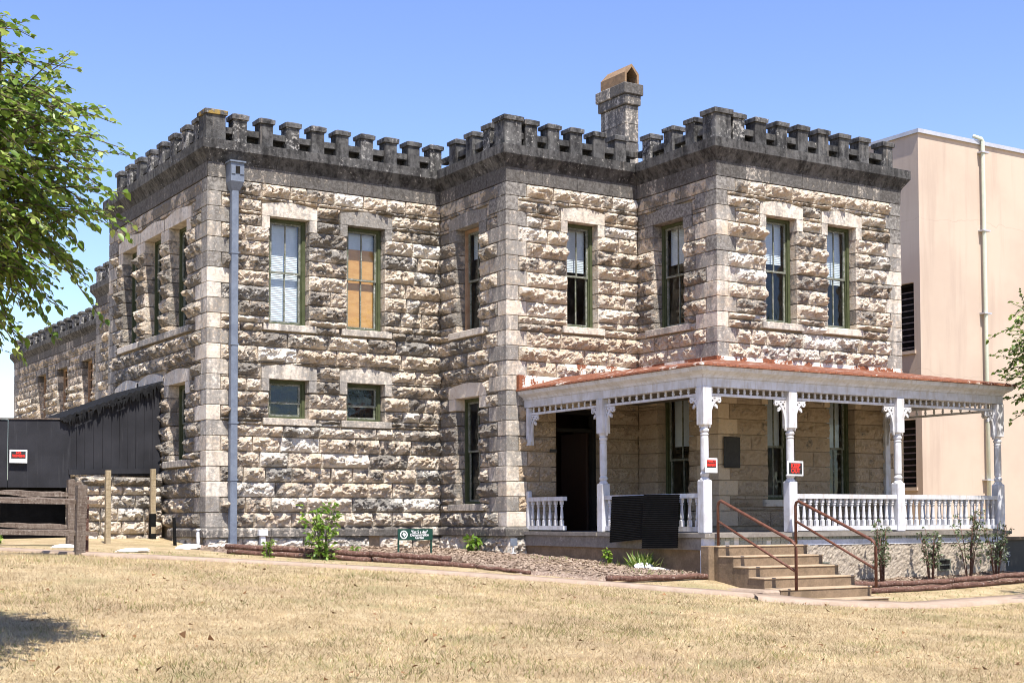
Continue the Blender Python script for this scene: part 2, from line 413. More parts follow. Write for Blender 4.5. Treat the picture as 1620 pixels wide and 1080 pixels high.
# ------------------------------------------------------------------ ground
GP = np.array([(-3.9,-1.4,-.28),(-2.07,-4.2,-.40),(-.9,-4.6,-.46),(1.07,-6.16,-.6),(2.3,-7.7,-.72),(4.1,-8.6,-.87),(5.3,-9.9,-1.02),(7.2,-10.2,-1.13),(10,-10.1,-1.1),(13,-9.5,-1.05),
(0,0,-.35),(2.4,-.3,-.40),(4.9,-.2,-.46),(4.9,-2.6,-.50),(5.2,-4.5,-.58),(5.2,-7.7,-.70),(8.3,-8,-.93),(12,-8,-.84),(-1.5,2.3,-.16),(-4.5,2.3,-.2),(-.1,2.4,-.16),(0,1.2,-.25),
(-9,-25,-1.4),(-14,-20,-1.3),(-14,-5,-.4),(-20,2,-.2),(0,-25,-1.55),(10,-20,-1.45),(20,-14,-1.2),(20,-5,-1.0),(-9,-15,-.98),(0,-15,-1.12),(30,-25,-1.6),
(60,60,-1.0),(-60,60,0.2),(-60,-60,-1.8),(60,-60,-2.2),(0,60,-.5),(0,-60,-2),(400,0,-1),(-400,0,-1),(0,400,-1),(0,-400,-2)], float)
_n = len(GP); _r = np.linalg.norm(GP[:, None, :2]-GP[None, :, :2], axis=2); _P = np.c_[np.ones(_n), GP[:, :2]]
_W = np.linalg.solve(np.block([[_r-np.eye(_n)*.4, _P], [_P.T, np.zeros((3, 3))]]), np.r_[GP[:, 2], 0, 0, 0])
def gz(x, y):
    x = np.asarray(x, float); y = np.asarray(y, float)
    r = np.sqrt((x[..., None]-GP[:, 0])**2+(y[..., None]-GP[:, 1])**2)
    return r@_W[:_n]+_W[_n]+_W[_n+1]*x+_W[_n+2]*y
def axis_vals(lo, hi, flo, fhi, step):
    a = list(np.arange(flo, fhi+1e-6, step)); s = step
    while a[-1] < hi: s *= 1.5; a.append(a[-1]+s)
    s = step
    while a[0] > lo: s *= 1.5; a.insert(0, a[0]-s)
    return np.array(a)
gx = axis_vals(-500, 500, -16, 22, .4); gy = axis_vals(-300, 800, -27, 8, .4)
XX, YY = np.meshgrid(gx, gy, indexing='ij')
inv = np.stack([XX, YY, gz(XX, YY)+.03*(fbm(XX*.8+50, YY*.8+50)-.5)], -1).reshape(-1, 3)
ni, nj = XX.shape; I = np.arange(ni*nj).reshape(ni, nj)
lawn = big_mesh('lawn', inv, np.stack([I[:-1, :-1], I[1:, :-1], I[1:, 1:], I[:-1, 1:]], -1).reshape(-1, 4), M['lawn'], None, None, True)
struct(lawn)
def ground_strip(name, pts, wd, mat, lift, step=.2, wob=.04):
    """a sheet along a polyline, laid on the ground"""
    pts = np.array(pts, float); P = [pts[0]]
    for a, b in zip(pts[:-1], pts[1:]):
        n = max(1, int(np.linalg.norm(b-a)/step))
        P += [a+(b-a)*k/n for k in range(1, n+1)]
    P = np.array(P)
    for _ in range(6): P[1:-1] = (P[:-2]+2*P[1:-1]+P[2:])/4
    d = np.gradient(P, axis=0); d /= np.linalg.norm(d, axis=1)[:, None]; nrm = np.c_[-d[:, 1], d[:, 0]]
    rows = []
    for k, t in enumerate((-.5, -.47, 0, .47, .5)):
        q = P+nrm*wd*(t+(wob/wd*(vn(np.arange(len(P))*.7+k*9, np.full(len(P), k*3.3))-.5) if abs(t) > .3 else 0))[:, None] if abs(t) > .3 else P
        rows.append(np.c_[q, gz(q[:, 0], q[:, 1])+(lift if abs(t) < .5 else -.03)])
    V = np.stack(rows, 1).reshape(-1, 3); n = len(P); I = np.arange(n*5).reshape(n, 5)
    return struct(big_mesh(name, V, np.stack([I[:-1, :-1], I[:-1, 1:], I[1:, 1:], I[1:, :-1]], -1).reshape(-1, 4)[:, ::-1], mat, None, None, True))
PATH = [(-8.5, 3.6), (-5.6, .6), (-4.0, -1.6), (-2.09, -4.1), (-.97, -4.75), (1.01, -6.27), (2.3, -7.55), (4.04, -8.77), (5.1, -9.6), (5.6, -10.0)]
ground_strip('path', PATH, .34, M['path'], .045)
ground_strip('path', [(4.7, -9.6), (5.6, -10.2), (7.1, -10.4), (9.8, -10.25), (14, -9.9), (22, -9.5)], .5, M['path'], .052)
BED = [(-.45, -1.9), (.45, -2.6), (1.5, -3.9), (2.6, -5.3), (3.6, -6.6), (5.0, -7.4)]
def bed(name, poly, nx=60):
    """mulch sheet over a polygon, slightly mounded"""
    poly = np.array(poly); lo, hi = poly.min(0), poly.max(0); h = .12
    xs = np.arange(lo[0], hi[0]+h, h); ys = np.arange(lo[1], hi[1]+h, h); X, Y = np.meshgrid(xs, ys, indexing='ij')
    ins = np.zeros(X.shape, bool); j = len(poly)-1
    for i in range(len(poly)):
        (x0, y0), (x1, y1) = poly[i], poly[j]
        c = ((y0 > Y) != (y1 > Y)) & (X < (x1-x0)*(Y-y0)/(y1-y0+1e-12)+x0); ins ^= c; j = i
    Z = gz(X, Y)+.02+.06*fbm(X*2.5, Y*2.5)
    Z = np.where(ins, Z, gz(X, Y)-.05)
    I = np.arange(X.size).reshape(X.shape)
    f = np.stack([I[:-1, :-1], I[1:, :-1], I[1:, 1:], I[:-1, 1:]], -1).reshape(-1, 4)
    keep = (ins[:-1, :-1] | ins[1:, :-1] | ins[1:, 1:] | ins[:-1, 1:]).ravel()
    return struct(big_mesh(name, np.stack([X, Y, Z], -1).reshape(-1, 3), f[keep], M['mulch'], None, None, True))
bed('planting_bed', [(-.35, .1), (-.45, -2.2), (1.2, -4.25), (2.45, -5.55), (2.7, -6.7), (3.4, -7.7), (5.3, -7.75), (5.4, .1)])
bed('planting_bed', [(7.2, -7.6), (7.3, -8.9), (9.5, -8.85), (12, -8.55), (16, -8.3), (16, -7.2), (12.4, -7.3)])

# ------------------------------------------------------------------ the stone building
XB, YB, XC, YC, XR, YL = 4.9064, -2.5345, 7.9804, -4.9575, 12.7935, 6.2208
B0 = thing('stone_building', (6, 0, -.5), 'two-storey rock-faced limestone building with battlements and dark stained cornice', 'building')
ZC = [.035+.2832*k for k in range(23)]+[6.52]          # course joints
ZTOP = 6.52
def frame_front(y): return lambda u, z, d: (u, y-d, z)           # faces -Y, u = x
def frame_side(x): return lambda u, z, d: (x-d, -u, z)           # faces -X, u = -y

def rock(mb, fr, u0, u1, v0, v1, amp, depth=.25, res=.034, col=(.5, .3, .3), seed=None):
    g = .0085; u0 += g; u1 -= g; v0 += g; v1 -= g
    nu = max(4, int(round((u1-u0)/res))); nv = max(4, int(round((v1-v0)/res)))
    U, V = np.meshgrid(np.linspace(u0, u1, nu+1), np.linspace(v0, v1, nv+1), indexing='ij')
    o1, o2 = random.random()*200, random.random()*200
    jit = .3*res; core = np.zeros(U.shape); core[1:-1, 1:-1] = 1
    U2_ = U+core*jit*(rng.random(U.shape)-.5)*2; V2_ = V+core*jit*(rng.random(U.shape)-.5)*2
    e = np.minimum(np.minimum(U-u0, u1-U)/.055, np.minimum((V-v0)/.05, (v1-V)/.06)); e = np.clip(e, 0, 1)**.6
    n1 = fbm(U*7+o1, V*8+o2, 2); n2 = rng.random(U.shape); n3 = fbm(U*22+o2, V*26+o1, 2)
    tilt = (random.random()-.5)*.5*(V-(v0+v1)/2)/(v1-v0)+(random.random()-.5)*.5*(U-(u0+u1)/2)/(u1-u0)
    vt = (V-v0)/(v1-v0); pil = .45+.75*np.sin(math.pi*np.clip(vt, 0, 1)**1.15)
    D = amp*1.5*e*pil*np.clip(.10+1.75*(n1-.2)+tilt+1.0*(n3-.5)+.36*(n2-.5), .03, 1.5)
    P = np.stack(np.vectorize(lambda a, b, c: fr(a, b, c))(U2_, V2_, D), -1).reshape(-1, 3)
    nb = P.shape[0]; I = np.arange(nb).reshape(nu+1, nv+1)
    f = np.stack([I[:-1, :-1], I[1:, :-1], I[1:, 1:], I[:-1, 1:]], -1).reshape(-1, 4).tolist()
    back = [fr(a, b, -depth) for a, b in ((u0, v0), (u1, v0), (u1, v1), (u0, v1))]
    b0 = nb
    f += [tuple(I[::-1, 0])+(b0, b0+1), tuple(I[-1, ::-1])+(b0+1, b0+2), tuple(I[:, -1])+(b0+2, b0+3), tuple(I[0, :])+(b0+3, b0)]
    mb.add(np.concatenate([P, back]), [tuple(int(i) for i in q) for q in f], col)

def cells(u0, u1, v0, v1, holes):
    us = sorted({u0, u1, *[min(max(h[k], u0), u1) for h in holes for k in (0, 1)]}); vs = sorted({v0, v1, *[min(max(h[k], v0), v1) for h in holes for k in (2, 3)]})
    for a, b in zip(us[:-1], us[1:]):
        for c, d in zip(vs[:-1], vs[1:]):
            m = ((a+b)/2, (c+d)/2)
            if any(h[0] < m[0] < h[1] and h[2] < m[1] < h[3] for h in holes): continue
            yield a, b, c, d
def tint(kind):
    r = random.random
    return {'A': (r(), r()**.9*1.0, r()**2), 'B': (r()*.8, r()**1.9*.75, r()**1.7), 'C': (r()*.8, r()**1.6*.85, r()**1.5),
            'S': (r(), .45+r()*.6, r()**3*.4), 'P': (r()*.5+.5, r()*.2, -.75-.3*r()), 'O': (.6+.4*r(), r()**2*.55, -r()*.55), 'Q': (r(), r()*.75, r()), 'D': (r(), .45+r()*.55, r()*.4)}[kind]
RUN = {'n': 0}
REST = MB()
def wall(fr, u0, u1, qa, qb, holes, blocks, kind, single, amp, ztop=ZTOP, zlo=.035, core_h=None, rest=REST, res=.034, parent=B0, zs=ZC, lo=.42, hi=.92, core=None):
    """core wall with holes; courses of stones between the quoins (qa, qb: functions course -> width).
    holes = openings (u0,u1,v0,v1); blocks = other rectangles kept free of stones"""
    big = [(h[0]-.10, h[1]+.10, h[2]-.06, h[3]+.06) for h in holes]
    mb = MB()
    ca, cb = core if core else (u0+.02, u1-.02)
    for a, b, c, d in cells(ca, cb, -1.2, 7.15, big):
        p, q = fr(a, c, -.035), fr(b, d, -.40); mb.box(p, q)
    W = mb.build('wall', M['mortar'], parent)
    stones = []
    free = holes+blocks
    for k in range(len(zs)-1):
        v0, v1 = zs[k], zs[k+1]
        if v0 < zlo-.01: continue
        a, b = u0+qa(k), u1-qb(k)
        # horizontal segments per sub-band cut by the blocks that cross this course
        ys = sorted({v0, v1, *[z for h in free if h[0] < b and h[1] > a for z in (h[2], h[3]) if v0+.03 < z < v1-.03]})
        segs = []
        for y0, y1 in zip(ys[:-1], ys[1:]):
            cut = sorted([(h[0], h[1]) for h in free if h[2] < (y0+y1)/2 < h[3]])
            x = a
            for c0, c1 in cut:
                if c0 > x+.03: segs.append((x, min(c0, b), y0, y1))
                x = max(x, c1)
            if x < b-.03: segs.append((x, b, y0, y1))
        for (s0, s1, y0, y1) in segs:
            L = s1-s0; n = max(1, int(round(L/(random.uniform(lo, hi)))))
            ws = np.array([random.uniform(.6, 1.4) for _ in range(n)]); ws = ws/ws.sum()*L; x = s0
            for wdt in ws:
                stones.append((x, x+wdt, y0, y1)); x += wdt
    for (a, b, c, d) in stones:
        am = amp(a, c)*(.7+.6*random.random())
        kd = kind(a, c)
        if single(a, c):
            m2 = MB(); rock(m2, fr, a, b, c, d, am, col=tint(kd), res=res); m2.build('stone', M['rock'], W); RUN['n'] += 1
        else: rock(rest, fr, a, b, c, d, am, col=tint(kd), res=res)
    return W

# window openings (u0,u1,v0,v1) on every face
WA = [(1.216, 2.02, 3.87, 5.91), (2.83, 3.64, 3.87, 5.91), (1.216, 2.02, 2.09, 2.83), (2.83, 3.64, 2.09, 2.83)]
WS = [(-2.13, -1.10, 3.87, 5.91), (-3.66, -2.62, 3.87, 5.91), (-5.19, -4.2, 3.87, 5.91), (-2.09, -1.13, 1.32, 2.81)]
WBS = [(.66, 1.56, 3.86, 5.91), (.645, 1.56, .47, 2.55)]
WBF = [(6.29, 7.00, 3.87, 5.91)]
DBF = [(6.02, 7.08, -.13, 2.30)]
WCS = [(3.07, 3.99, 3.86, 5.91), (3.15, 4.10, .02, 2.60)]
WCF = [(9.18, 9.95, 3.88, 5.91), (10.77, 11.53, 3.88, 5.91), (9.18, 9.86, .53, 2.55), (10.78, 11.45, .53, 2.55)]
def trim(h, lw=.16, side=False):
    """blocks taken by lintel, its legs and the sill"""
    e = .26 if side else lw
    return [(h[0]-e, h[1]+e, h[3], h[3]+.285), (h[0]-e, h[0], h[3]-.235, h[3]), (h[1], h[1]+e, h[3]-.235, h[3]), (h[0]-e*.85, h[1]+e*.85, h[2]-.135, h[2])]
def alltrim(hs, side=False): return [b for h in hs for b in trim(h, side=side)]

longA = lambda k: (.45, .26)[k % 2]; longAs = lambda k: (.30, .62)[k % 2]
none = lambda k: 0
fA, fB, fC = frame_front(0), frame_front(YB), frame_front(YC)
sA, sB, sC = frame_side(0), frame_side(XB), frame_side(XC)
fl = lambda v: (lambda a, z: v)
W_A = wall(fA, 0, XB, longA, none, WA, alltrim(WA), lambda a, z: 'A', lambda a, z: True, fl(.078), core=(.03, XB+.35))
lowlin = [(-4.10, -2.42, 2.83, 3.15), (-5.66, -4.0, 2.83, 3.12)]
W_S = wall(sA, -YL, 0, lambda k: (.34, .60)[k % 2], longAs, WS, alltrim(WS, True)+lowlin, lambda a, z: 'S', lambda a, z: False, lambda a, z: .02 if z > 5.9 else .062, core=(-YL+.02, -.03))
W_BS = wall(sB, 0, -YB, none, longAs, WBS, alltrim(WBS, True), lambda a, z: 'S', lambda a, z: False, lambda a, z: .018 if z > 5.6 else .058, core=(-.35, -YB-.03))
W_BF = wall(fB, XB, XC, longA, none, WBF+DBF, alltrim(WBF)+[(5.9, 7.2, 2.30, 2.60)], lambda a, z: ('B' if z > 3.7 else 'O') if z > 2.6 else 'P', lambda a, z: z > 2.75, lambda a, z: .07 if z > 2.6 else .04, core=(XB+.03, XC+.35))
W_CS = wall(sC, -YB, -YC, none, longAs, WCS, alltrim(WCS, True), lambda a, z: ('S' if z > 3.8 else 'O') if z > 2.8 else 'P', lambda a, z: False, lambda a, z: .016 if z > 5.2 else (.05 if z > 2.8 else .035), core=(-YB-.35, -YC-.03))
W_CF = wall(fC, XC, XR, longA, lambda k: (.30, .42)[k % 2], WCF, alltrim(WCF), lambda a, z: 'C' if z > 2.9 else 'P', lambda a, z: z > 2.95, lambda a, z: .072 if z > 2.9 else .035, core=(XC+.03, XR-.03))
# foundation course below the water table
FZ = [-.60, -.135]
VENT = [(3.32, 3.54, -.60, -.14)]; VENT2 = [(1.0, 1.3, -.6, -.14)]
for fr, a, b, hs in ((fA, 0, XB, VENT), (sA, -1.9, 0, []), (sB, 0, -YB, VENT2), (fB, XB, 5.36, [])):
    segs = [(a, b)]
    for h in hs: segs = [(a, h[0]), (h[1], b)]
    for s0, s1 in segs:
        n = max(1, int((s1-s0)/.62)); ws = np.array([random.uniform(.7, 1.3) for _ in range(n)]); ws = ws/ws.sum()*(s1-s0); x = s0
        for wdt in ws: rock(REST, fr, x, x+wdt, -.75, -.137, .06, col=tint('Q')); x += wdt
stuff(REST.build('stonework', M['rock'], B0))
print('single stones', RUN['n'])

# quoins: dressed blocks wrapping the corners
def quoins(cx, cy, kz, sx=1, parent=W_A, front=((.45, .26)), side=((.30, .62)), kind='Q', zs=ZC, e=.014):
    for k in range(len(zs)-1):
        if zs[k] < kz: continue
        wf, ws = front[k % 2], side[k % 2]; j = random.uniform(-.004, .006)
        mb = MB(); xa, xb = (cx-e-j, cx+wf-.005) if sx > 0 else (cx-wf+.005, cx+e+j)
        t = tint(kind); t = (t[0], min(1, .18+t[1]*.62+max(0, zs[k]-4.6)*.25), t[2])
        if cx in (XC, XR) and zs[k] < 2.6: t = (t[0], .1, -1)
        mb.box((xa, cy-e-j, zs[k]+.004), (xb, cy+ws-.005, zs[k+1]-.004), t, .008)
        mb.build('quoin', M['dressed'], parent)
quoins(0, 0, 0); quoins(XB, YB, 0, parent=W_BF); quoins(XC, YC, 0, parent=W_CF)
quoins(XR, YC, 0, -1, W_CF, (.30, .42), (.5, .3))
for k in range(len(ZC)-1):                             # far end of the left side wall
    ws = (.34, .60)[k % 2]; mb = MB(); mb.box((-.014, YL-ws+.005, ZC[k]+.004), (.4, YL+.014, ZC[k+1]-.004), tint('S'), .008); mb.build('quoin', M['dressed'], W_S)

# swept courses: frieze, cornice, water table
OUT = [(0, YL), (0, 0), (XB, 0), (XB, YB), (XC, YB), (XC, YC), (XR, YC), (XR, 3.0)]
def seg_n(a, b):
    d = np.array(b, float)-np.array(a, float); d /= np.linalg.norm(d); return np.array([d[1], -d[0]])      # outward (left side wall runs towards -Y: normal -X)
def sweep(name, path, prof, mat, length, parent, tintf, gap=.004, skip=()):
    ns = [seg_n(a, b) for a, b in zip(path[:-1], path[1:])]
    for i, (a, b) in enumerate(zip(path[:-1], path[1:])):
        if i in skip: continue
        a = np.array(a, float); b = np.array(b, float); L = np.linalg.norm(b-a); d = (b-a)/L; n = ns[i]
        k = max(1, int(round(L/length))); ws = np.array([random.uniform(.75, 1.25) for _ in range(k)]); cut = np.r_[0, np.cumsum(ws/ws.sum())]*L
        ja, jb = (ns[i-1] if i > 0 else None), (ns[i+1] if i+1 < len(ns) else None)
        for q in range(k):
            st = []
            for end, c in ((0, cut[q]), (1, cut[q+1])):
                mit = ja if (end == 0 and q == 0) else (jb if (end == 1 and q == k-1) else None)
                c2 = c+(gap if end == 0 else -gap)
                jt = random.uniform(-.0025, .0025)
                for (dd, z) in prof:
                    base = a+d*c2+n*(dd+(jt if dd > -.1 else 0))
                    if mit is not None: base = base+mit*dd
                    st.append((base[0], base[1], z))
            m = len(prof); mb = MB()
            f = [tuple(range(m)), tuple(range(m, 2*m))[::-1]]+[(j, m+j, m+(j+1) % m, (j+1) % m) for j in range(m)]
            mb.add(st, f, tintf()); mb.build(name, mat, parent)
r = random.random
sweep('frieze_stone', OUT, [(-.3, 6.525), (.018, 6.525), (.024, 6.797), (-.3, 6.797)], M['frieze'], .72, W_A, lambda: (r()*.6, .62+r()*.38, 0))  # heavy stain: part weathering, part cornice shadow put into the colour
sweep('cornice_stone', OUT, [(-.35, 6.80), (.026, 6.80), (.055, 6.86), (.155, 7.005), (.165, 7.02), (.165, 7.195), (.13, 7.205), (-.35, 7.205)], M['cast'], 1.25, W_A, lambda: (0, .25+r()*.55, r()*.5))
BASEP = [(0, 1.9), (0, 0), (XB, 0), (XB, YB), (5.36, YB)]
sweep('water_table_stone', BASEP, [(-.3, -.135), (.095, -.135), (.10, -.02), (.092, .002), (.03, .032), (-.3, .032)], M['frieze'], 1.3, W_A, lambda: (r()*.5, .5+r()*.25, 0))

# battlement: low backing wall, merlons with caps, bars between them
CW = .295
def merlon(x, y, big=False):
    s = .19 if big else .135; h = .055 if big else .035
    j = [random.uniform(-.006, .006) for _ in range(4)]
    mb = MB(); t = (0, r()*.75, r()*1.0); mb.box((x-s+j[0], y-s, 7.203), (x+s+j[1], y+s, 7.622+h), t, .006)
    p = mb.build('merlon', M['cast'], B0)
    c = s+.03; mb = MB(); z0 = 7.622+h; zt = z0+.105+j[2]
    v = [(x-c, y-c, z0), (x+c, y-c, z0), (x+c, y+c, z0), (x-c, y+c, z0), (x-c-.004, y-c-.004, zt-.025), (x+c+.004, y-c-.004, zt-.025+j[3]*.7), (x+c+.004, y+c+.004, zt-.025), (x-c-.004, y+c+.004, zt-.025+j[3]), (x-c*.55, y-c*.55, zt+.012), (x+c*.6, y-c*.55, zt+.012), (x+c*.6, y+c*.55, zt+.012), (x-c*.55, y+c*.55, zt+.012)]
    f = [(3, 2, 1, 0), (8, 9, 10, 11)]+[(a+i, a+(i+1) % 4, a+4+(i+1) % 4, a+4+i) for a in (0, 4) for i in range(4)]
    mb.add(v, f, ((.9 if big and x < 1 else r()*.2), r()*.25, r()*.7)); mb.build('cap', M['cast'], p)
mA = [(.12+.0, True)]+[(x, False) for x in (.617, 1.14, 1.68, 2.2, 2.72, 3.25, 3.78, 4.29, 4.80)]
rows = [('y', .12, [x for x, _ in mA]), ('x', .12, [.12, .63, 1.28, 1.99, 2.71, 3.43, 4.16, 4.83, 5.55]),
        ('x', XB+.12, [-.52, -1.19, -1.85, YB+.12]), ('y', YB+.12, [XB+.12, 5.47, 5.98, 6.51, 7.05, 7.58]),
        ('x', XC+.12, [-2.86, -3.56, -4.22, YC+.12]), ('y', YC+.12, [XC+.12, 8.53, 9.07, 9.61, 10.15, 10.69, 11.25, 11.80, 12.47])]
BIGS = {(.12, .12), (XB+.12, YB+.12), (XC+.12, YC+.12)}
done = set()
for ax, cst, ps in rows:
    for q in ps:
        x, y = (q, cst) if ax == 'y' else (cst, q)
        if (round(x, 3), round(y, 3)) in done: continue
        done.add((round(x, 3), round(y, 3))); merlon(x, y, (x, y) in BIGS)
    qs = sorted(ps)
    for a, b in zip(qs[:-1], qs[1:]):
        mb = MB(); t = (0, .2+r()*.5, r()*.4)
        if ax == 'y': mb.box((a+.1, cst-.085, 7.375), (b-.1, cst+.06, 7.495), t, .006)
        else: mb.box((cst-.085, a+.1, 7.375), (cst+.06, b-.1, 7.495), t, .006)
        mb.build('parapet_bar', M['cast'], B0)
for a, b in (((7.68, YB+.035), (XC+.04, YB+.18)), ((XC+.035, YB-.23), (XC+.18, YB+.03)), ((4.9, .035), (XB+.04, .18)), ((XB+.035, -.42), (XB+.18, .03))):
    mb = MB(); mb.box((*a, 7.375), (*b, 7.494), (0, .4, .1), .006); mb.build('parapet_bar', M['cast'], B0)
par = MB()
pts = [(0, YL), (0, 0), (XB, 0), (XB, YB), (XC, YB), (XC, YC), (XR-.25, YC)]
for i, (a, b) in enumerate(zip(pts[:-1], pts[1:])):
    n = seg_n(a, b); a = np.array(a, float); b = np.array(b, float)
    p = a-n*.22; q = b-n*.34; lo = np.minimum(p, q); hi = np.maximum(p, q)
    par.box((lo[0]-.02*(i+1) % .05, lo[1], 7.1), (hi[0], hi[1], 7.485-.004*i), (0, .9, 0))
par.build('parapet_backing', M['cast'], B0)
rf = MB()
rf.box((.3, .3, 6.95), (XB+.2, YL, 7.06)); rf.box((XB+.25, YB+.3, 6.94), (XC+.2, YL, 7.07)); rf.box((XC+.25, YC+.3, 6.93), (XR-.3, YL, 7.08))
rf.build('roof', M['slab'], B0)
sh = MB()                                              # the unseen back and right walls, floors inside
sh.box((XR-.4, YC+.35, -1.2), (XR, YL, 6.9)); sh.box((.1, YL-.3, -1.2), (XR-.45, YL-.02, 6.9))
sh.build('rear_wall', M['mortar'], B0)
it = MB(); it.box((.42, .42, 3.2), (XR-.45, YL-.35, 3.4)); it.box((XB+.42, YB+.42, 3.21), (XC+.3, .4, 3.39)); it.box((XC+.42, YC+.42, 3.22), (XR-.45, .38, 3.38))
it.box((.42, 2.9, -.3), (XR-.45, 3.05, 6.9)); it.box((.42, .42, -.32), (XR-.45, YL-.35, -.2)); it.box((XB+.42, YB+.42, -.32), (XR-.45, .4, -.21)); it.box((XC+.42, YC+.42, -.33), (XR-.45, YB+.42, -.22))
it.build('interior_floor', M['room'], B0)

# windows
def lintel(fr, h, parent, side=False, mat='dressed', st=None):
    e = .26 if side else .16; a, b = h[0]-e, h[1]+e; z = h[3]
    t = st if st else (r()*.6, r()*.55, 0); kb = t[2]
    mb = MB(); n = 8
    top = [(b+(a-b)*k/n, z+.215+.07*math.sin(math.pi*k/n)) for k in range(n+1)]
    mb.prism([(a, z+.002), (b, z+.002)]+top, fr, -.24, .03, t); mb.build('lintel', M[mat], parent)
    for x0, x1 in ((a, h[0]-.003), (h[1]+.003, b)):
        mb = MB(); mb.box(fr(x0, z-.232, -.24), fr(x1, z-.003, .027), (t[0], t[1]+r()*.2, kb), .006); mb.build('lintel_block', M[mat], parent)
def sill(fr, h, parent, side=False, t=None):
    e = (.26 if side else .16)*.85
    mb = MB(); mb.box(fr(h[0]-e, h[2]-.13, -.22), fr(h[1]+e, h[2]-.002, .07), t or (r()*.4, .2+r()*.35, 0), .008); mb.build('sill', M['dressed'], parent)
def window(fr, h, frame='green', dp=.17, blind=None, ply=False, bars=0, side=False, mull=True, meet=.5, st=None, nosill=False, nolin=False, label=None):
    u0, u1, v0, v1 = h; fw = .065
    mb = MB()
    d0, d1 = -dp-.10, -dp
    for a, b, c, d in ((u0+.002, u0+fw, v0+.002, v1-.002), (u1-fw, u1-.002, v0+.002, v1-.002), (u0+fw, u1-fw, v1-fw, v1-.003), (u0+fw, u1-fw, v0+.002, v0+fw*.8)):
        mb.box(fr(a, c, d0), fr(b, d, d1))
    for a, b in ((u0+fw, u0+fw+.02), (u1-fw-.02, u1-fw)): mb.box(fr(a, v0+.05, d0+.01), fr(b, v1-.06, d1-.025))
    W = mb.build('window', M[frame], B0)
    if label: W['label'] = label
    a, b = u0+fw+.02, u1-fw-.02; zm = v0+(v1-v0)*meet; sw = .038
    for (c, d, off) in ((zm-.02, v1-fw, -.035), (v0+fw*.8, zm+.02, -.062)):
        mb = MB()
        for e0, e1, g0, g1 in ((a, a+sw, c, d), (b-sw, b, c, d), (a+sw, b-sw, d-sw, d), (a+sw, b-sw, c, c+sw)): mb.box(fr(e0, g0, -dp+off-.03), fr(e1, g1, -dp+off))
        s_ = mb.build('sash', M['sash'], W)
        cols = [(a+sw, b-sw)]
        if mull:
            m = (a+b)/2; mb = MB(); mb.box(fr(m-.013, c+sw, -dp+off-.025), fr(m+.013, d-sw, -dp+off-.004)); mb.build('muntin', M['sash'], W)
            cols = [(a+sw, m-.013), (m+.013, b-sw)]
        for e0, e1 in cols:
            mb = MB(); mb.add([fr(e0-.004, c+sw-.004, -dp+off-.015), fr(e1+.004, c+sw-.004, -dp+off-.015), fr(e1+.004, d-sw+.004, -dp+off-.015), fr(e0-.004, d-sw+.004, -dp+off-.015)], [(0, 1, 2, 3)]); mb.build('pane', M['glass'], W)
    if bars:
        mb = MB()
        for k in range(1, bars+1):
            z = v0+(v1-v0)*k/(bars+1); mb.box(fr(a, z-.012, -dp-.2), fr(b, z+.012, -dp-.17))
        for k in range(1, 4):
            x = a+(b-a)*k/4; mb.box(fr(x-.012, v0+.05, -dp-.235), fr(x+.012, v1-.05, -dp-.205))
        mb.build('window_bars', M['black'], W)
    if blind:
        z0, z1 = v0+(v1-v0)*blind[0], v0+(v1-v0)*blind[1]; mb = MB(); n = int((z1-z0)/.034)
        for k in range(n):
            z = z0+.034*k; mb.add([fr(a+.01, z, -dp-.155), fr(b-.01, z, -dp-.155), fr(b-.01, z+.036, -dp-.166), fr(a+.01, z+.036, -dp-.166)], [(0, 1, 2, 3)])
        mb.build('blind', M['blind'], W)
    if ply:
        mb = MB(); mb.box(fr(a, v0+.06, -dp-.15), fr(b, v0+(v1-v0)*.80, -dp-.13)); mb.build('plywood_panel', M['ply'], W)
    if not nolin: lintel(fr, h, W, side, 'dressed', st)
    if not nosill: sill(fr, h, W, side)
    return W
window(fA, WA[0], blind=(.04, .97), st=(.3, .34, 0), label='tall window filled with closed white blinds')
window(fA, WA[1], blind=(.74, .97), ply=True, st=(.2, .72, 0), label='tall window boarded with orange plywood below a strip of blind')
window(fA, WA[2], bars=3, mull=False, meet=.42, st=(.2, .45, 0)); window(fA, WA[3], bars=3, mull=False, meet=.42, st=(.2, .45, 0))
for k, h in enumerate(WS[:3]): window(sA, h, side=True, dp=.19, st=(.5, .25, 0))
window(sA, WS[3], side=True, dp=.19, st=(.4, .28, 0), bars=2)
for h in lowlin:
    mb = MB(); a, b = h[0], h[1]; mb.prism([(a, h[2]+.01), (b, h[2]+.01)]+[(b+(a-b)*k/8, h[2]+.17+.13*math.sin(math.pi*k/8)) for k in range(9)], sA, -.2, .03, (.3, .15, 0)); mb.build('lintel', M['dressed'], W_S)
window(sB, WBS[0], 'brownframe', side=True, dp=.19, blind=(.72, .97), st=(.4, .62, 0), label='tall window with bare brown wood frame')
window(sB, WBS[1], side=True, dp=.19, st=(.3, .05, 0))
window(fB, WBF[0], blind=(.55, .97), st=(.4, .32, 0))
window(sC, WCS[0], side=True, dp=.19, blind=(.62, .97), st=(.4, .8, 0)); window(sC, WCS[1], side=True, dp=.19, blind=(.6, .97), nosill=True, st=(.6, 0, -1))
window(fC, WCF[0], blind=(.58, .97), st=(.3, .34, 0)); window(fC, WCF[1], blind=(.45, .97), st=(.3, .36, 0))
window(fC, WCF[2], blind=(.5, .97), st=(.6, 0, -1)); window(fC, WCF[3], blind=(.5, .97), st=(.6, 0, -1))
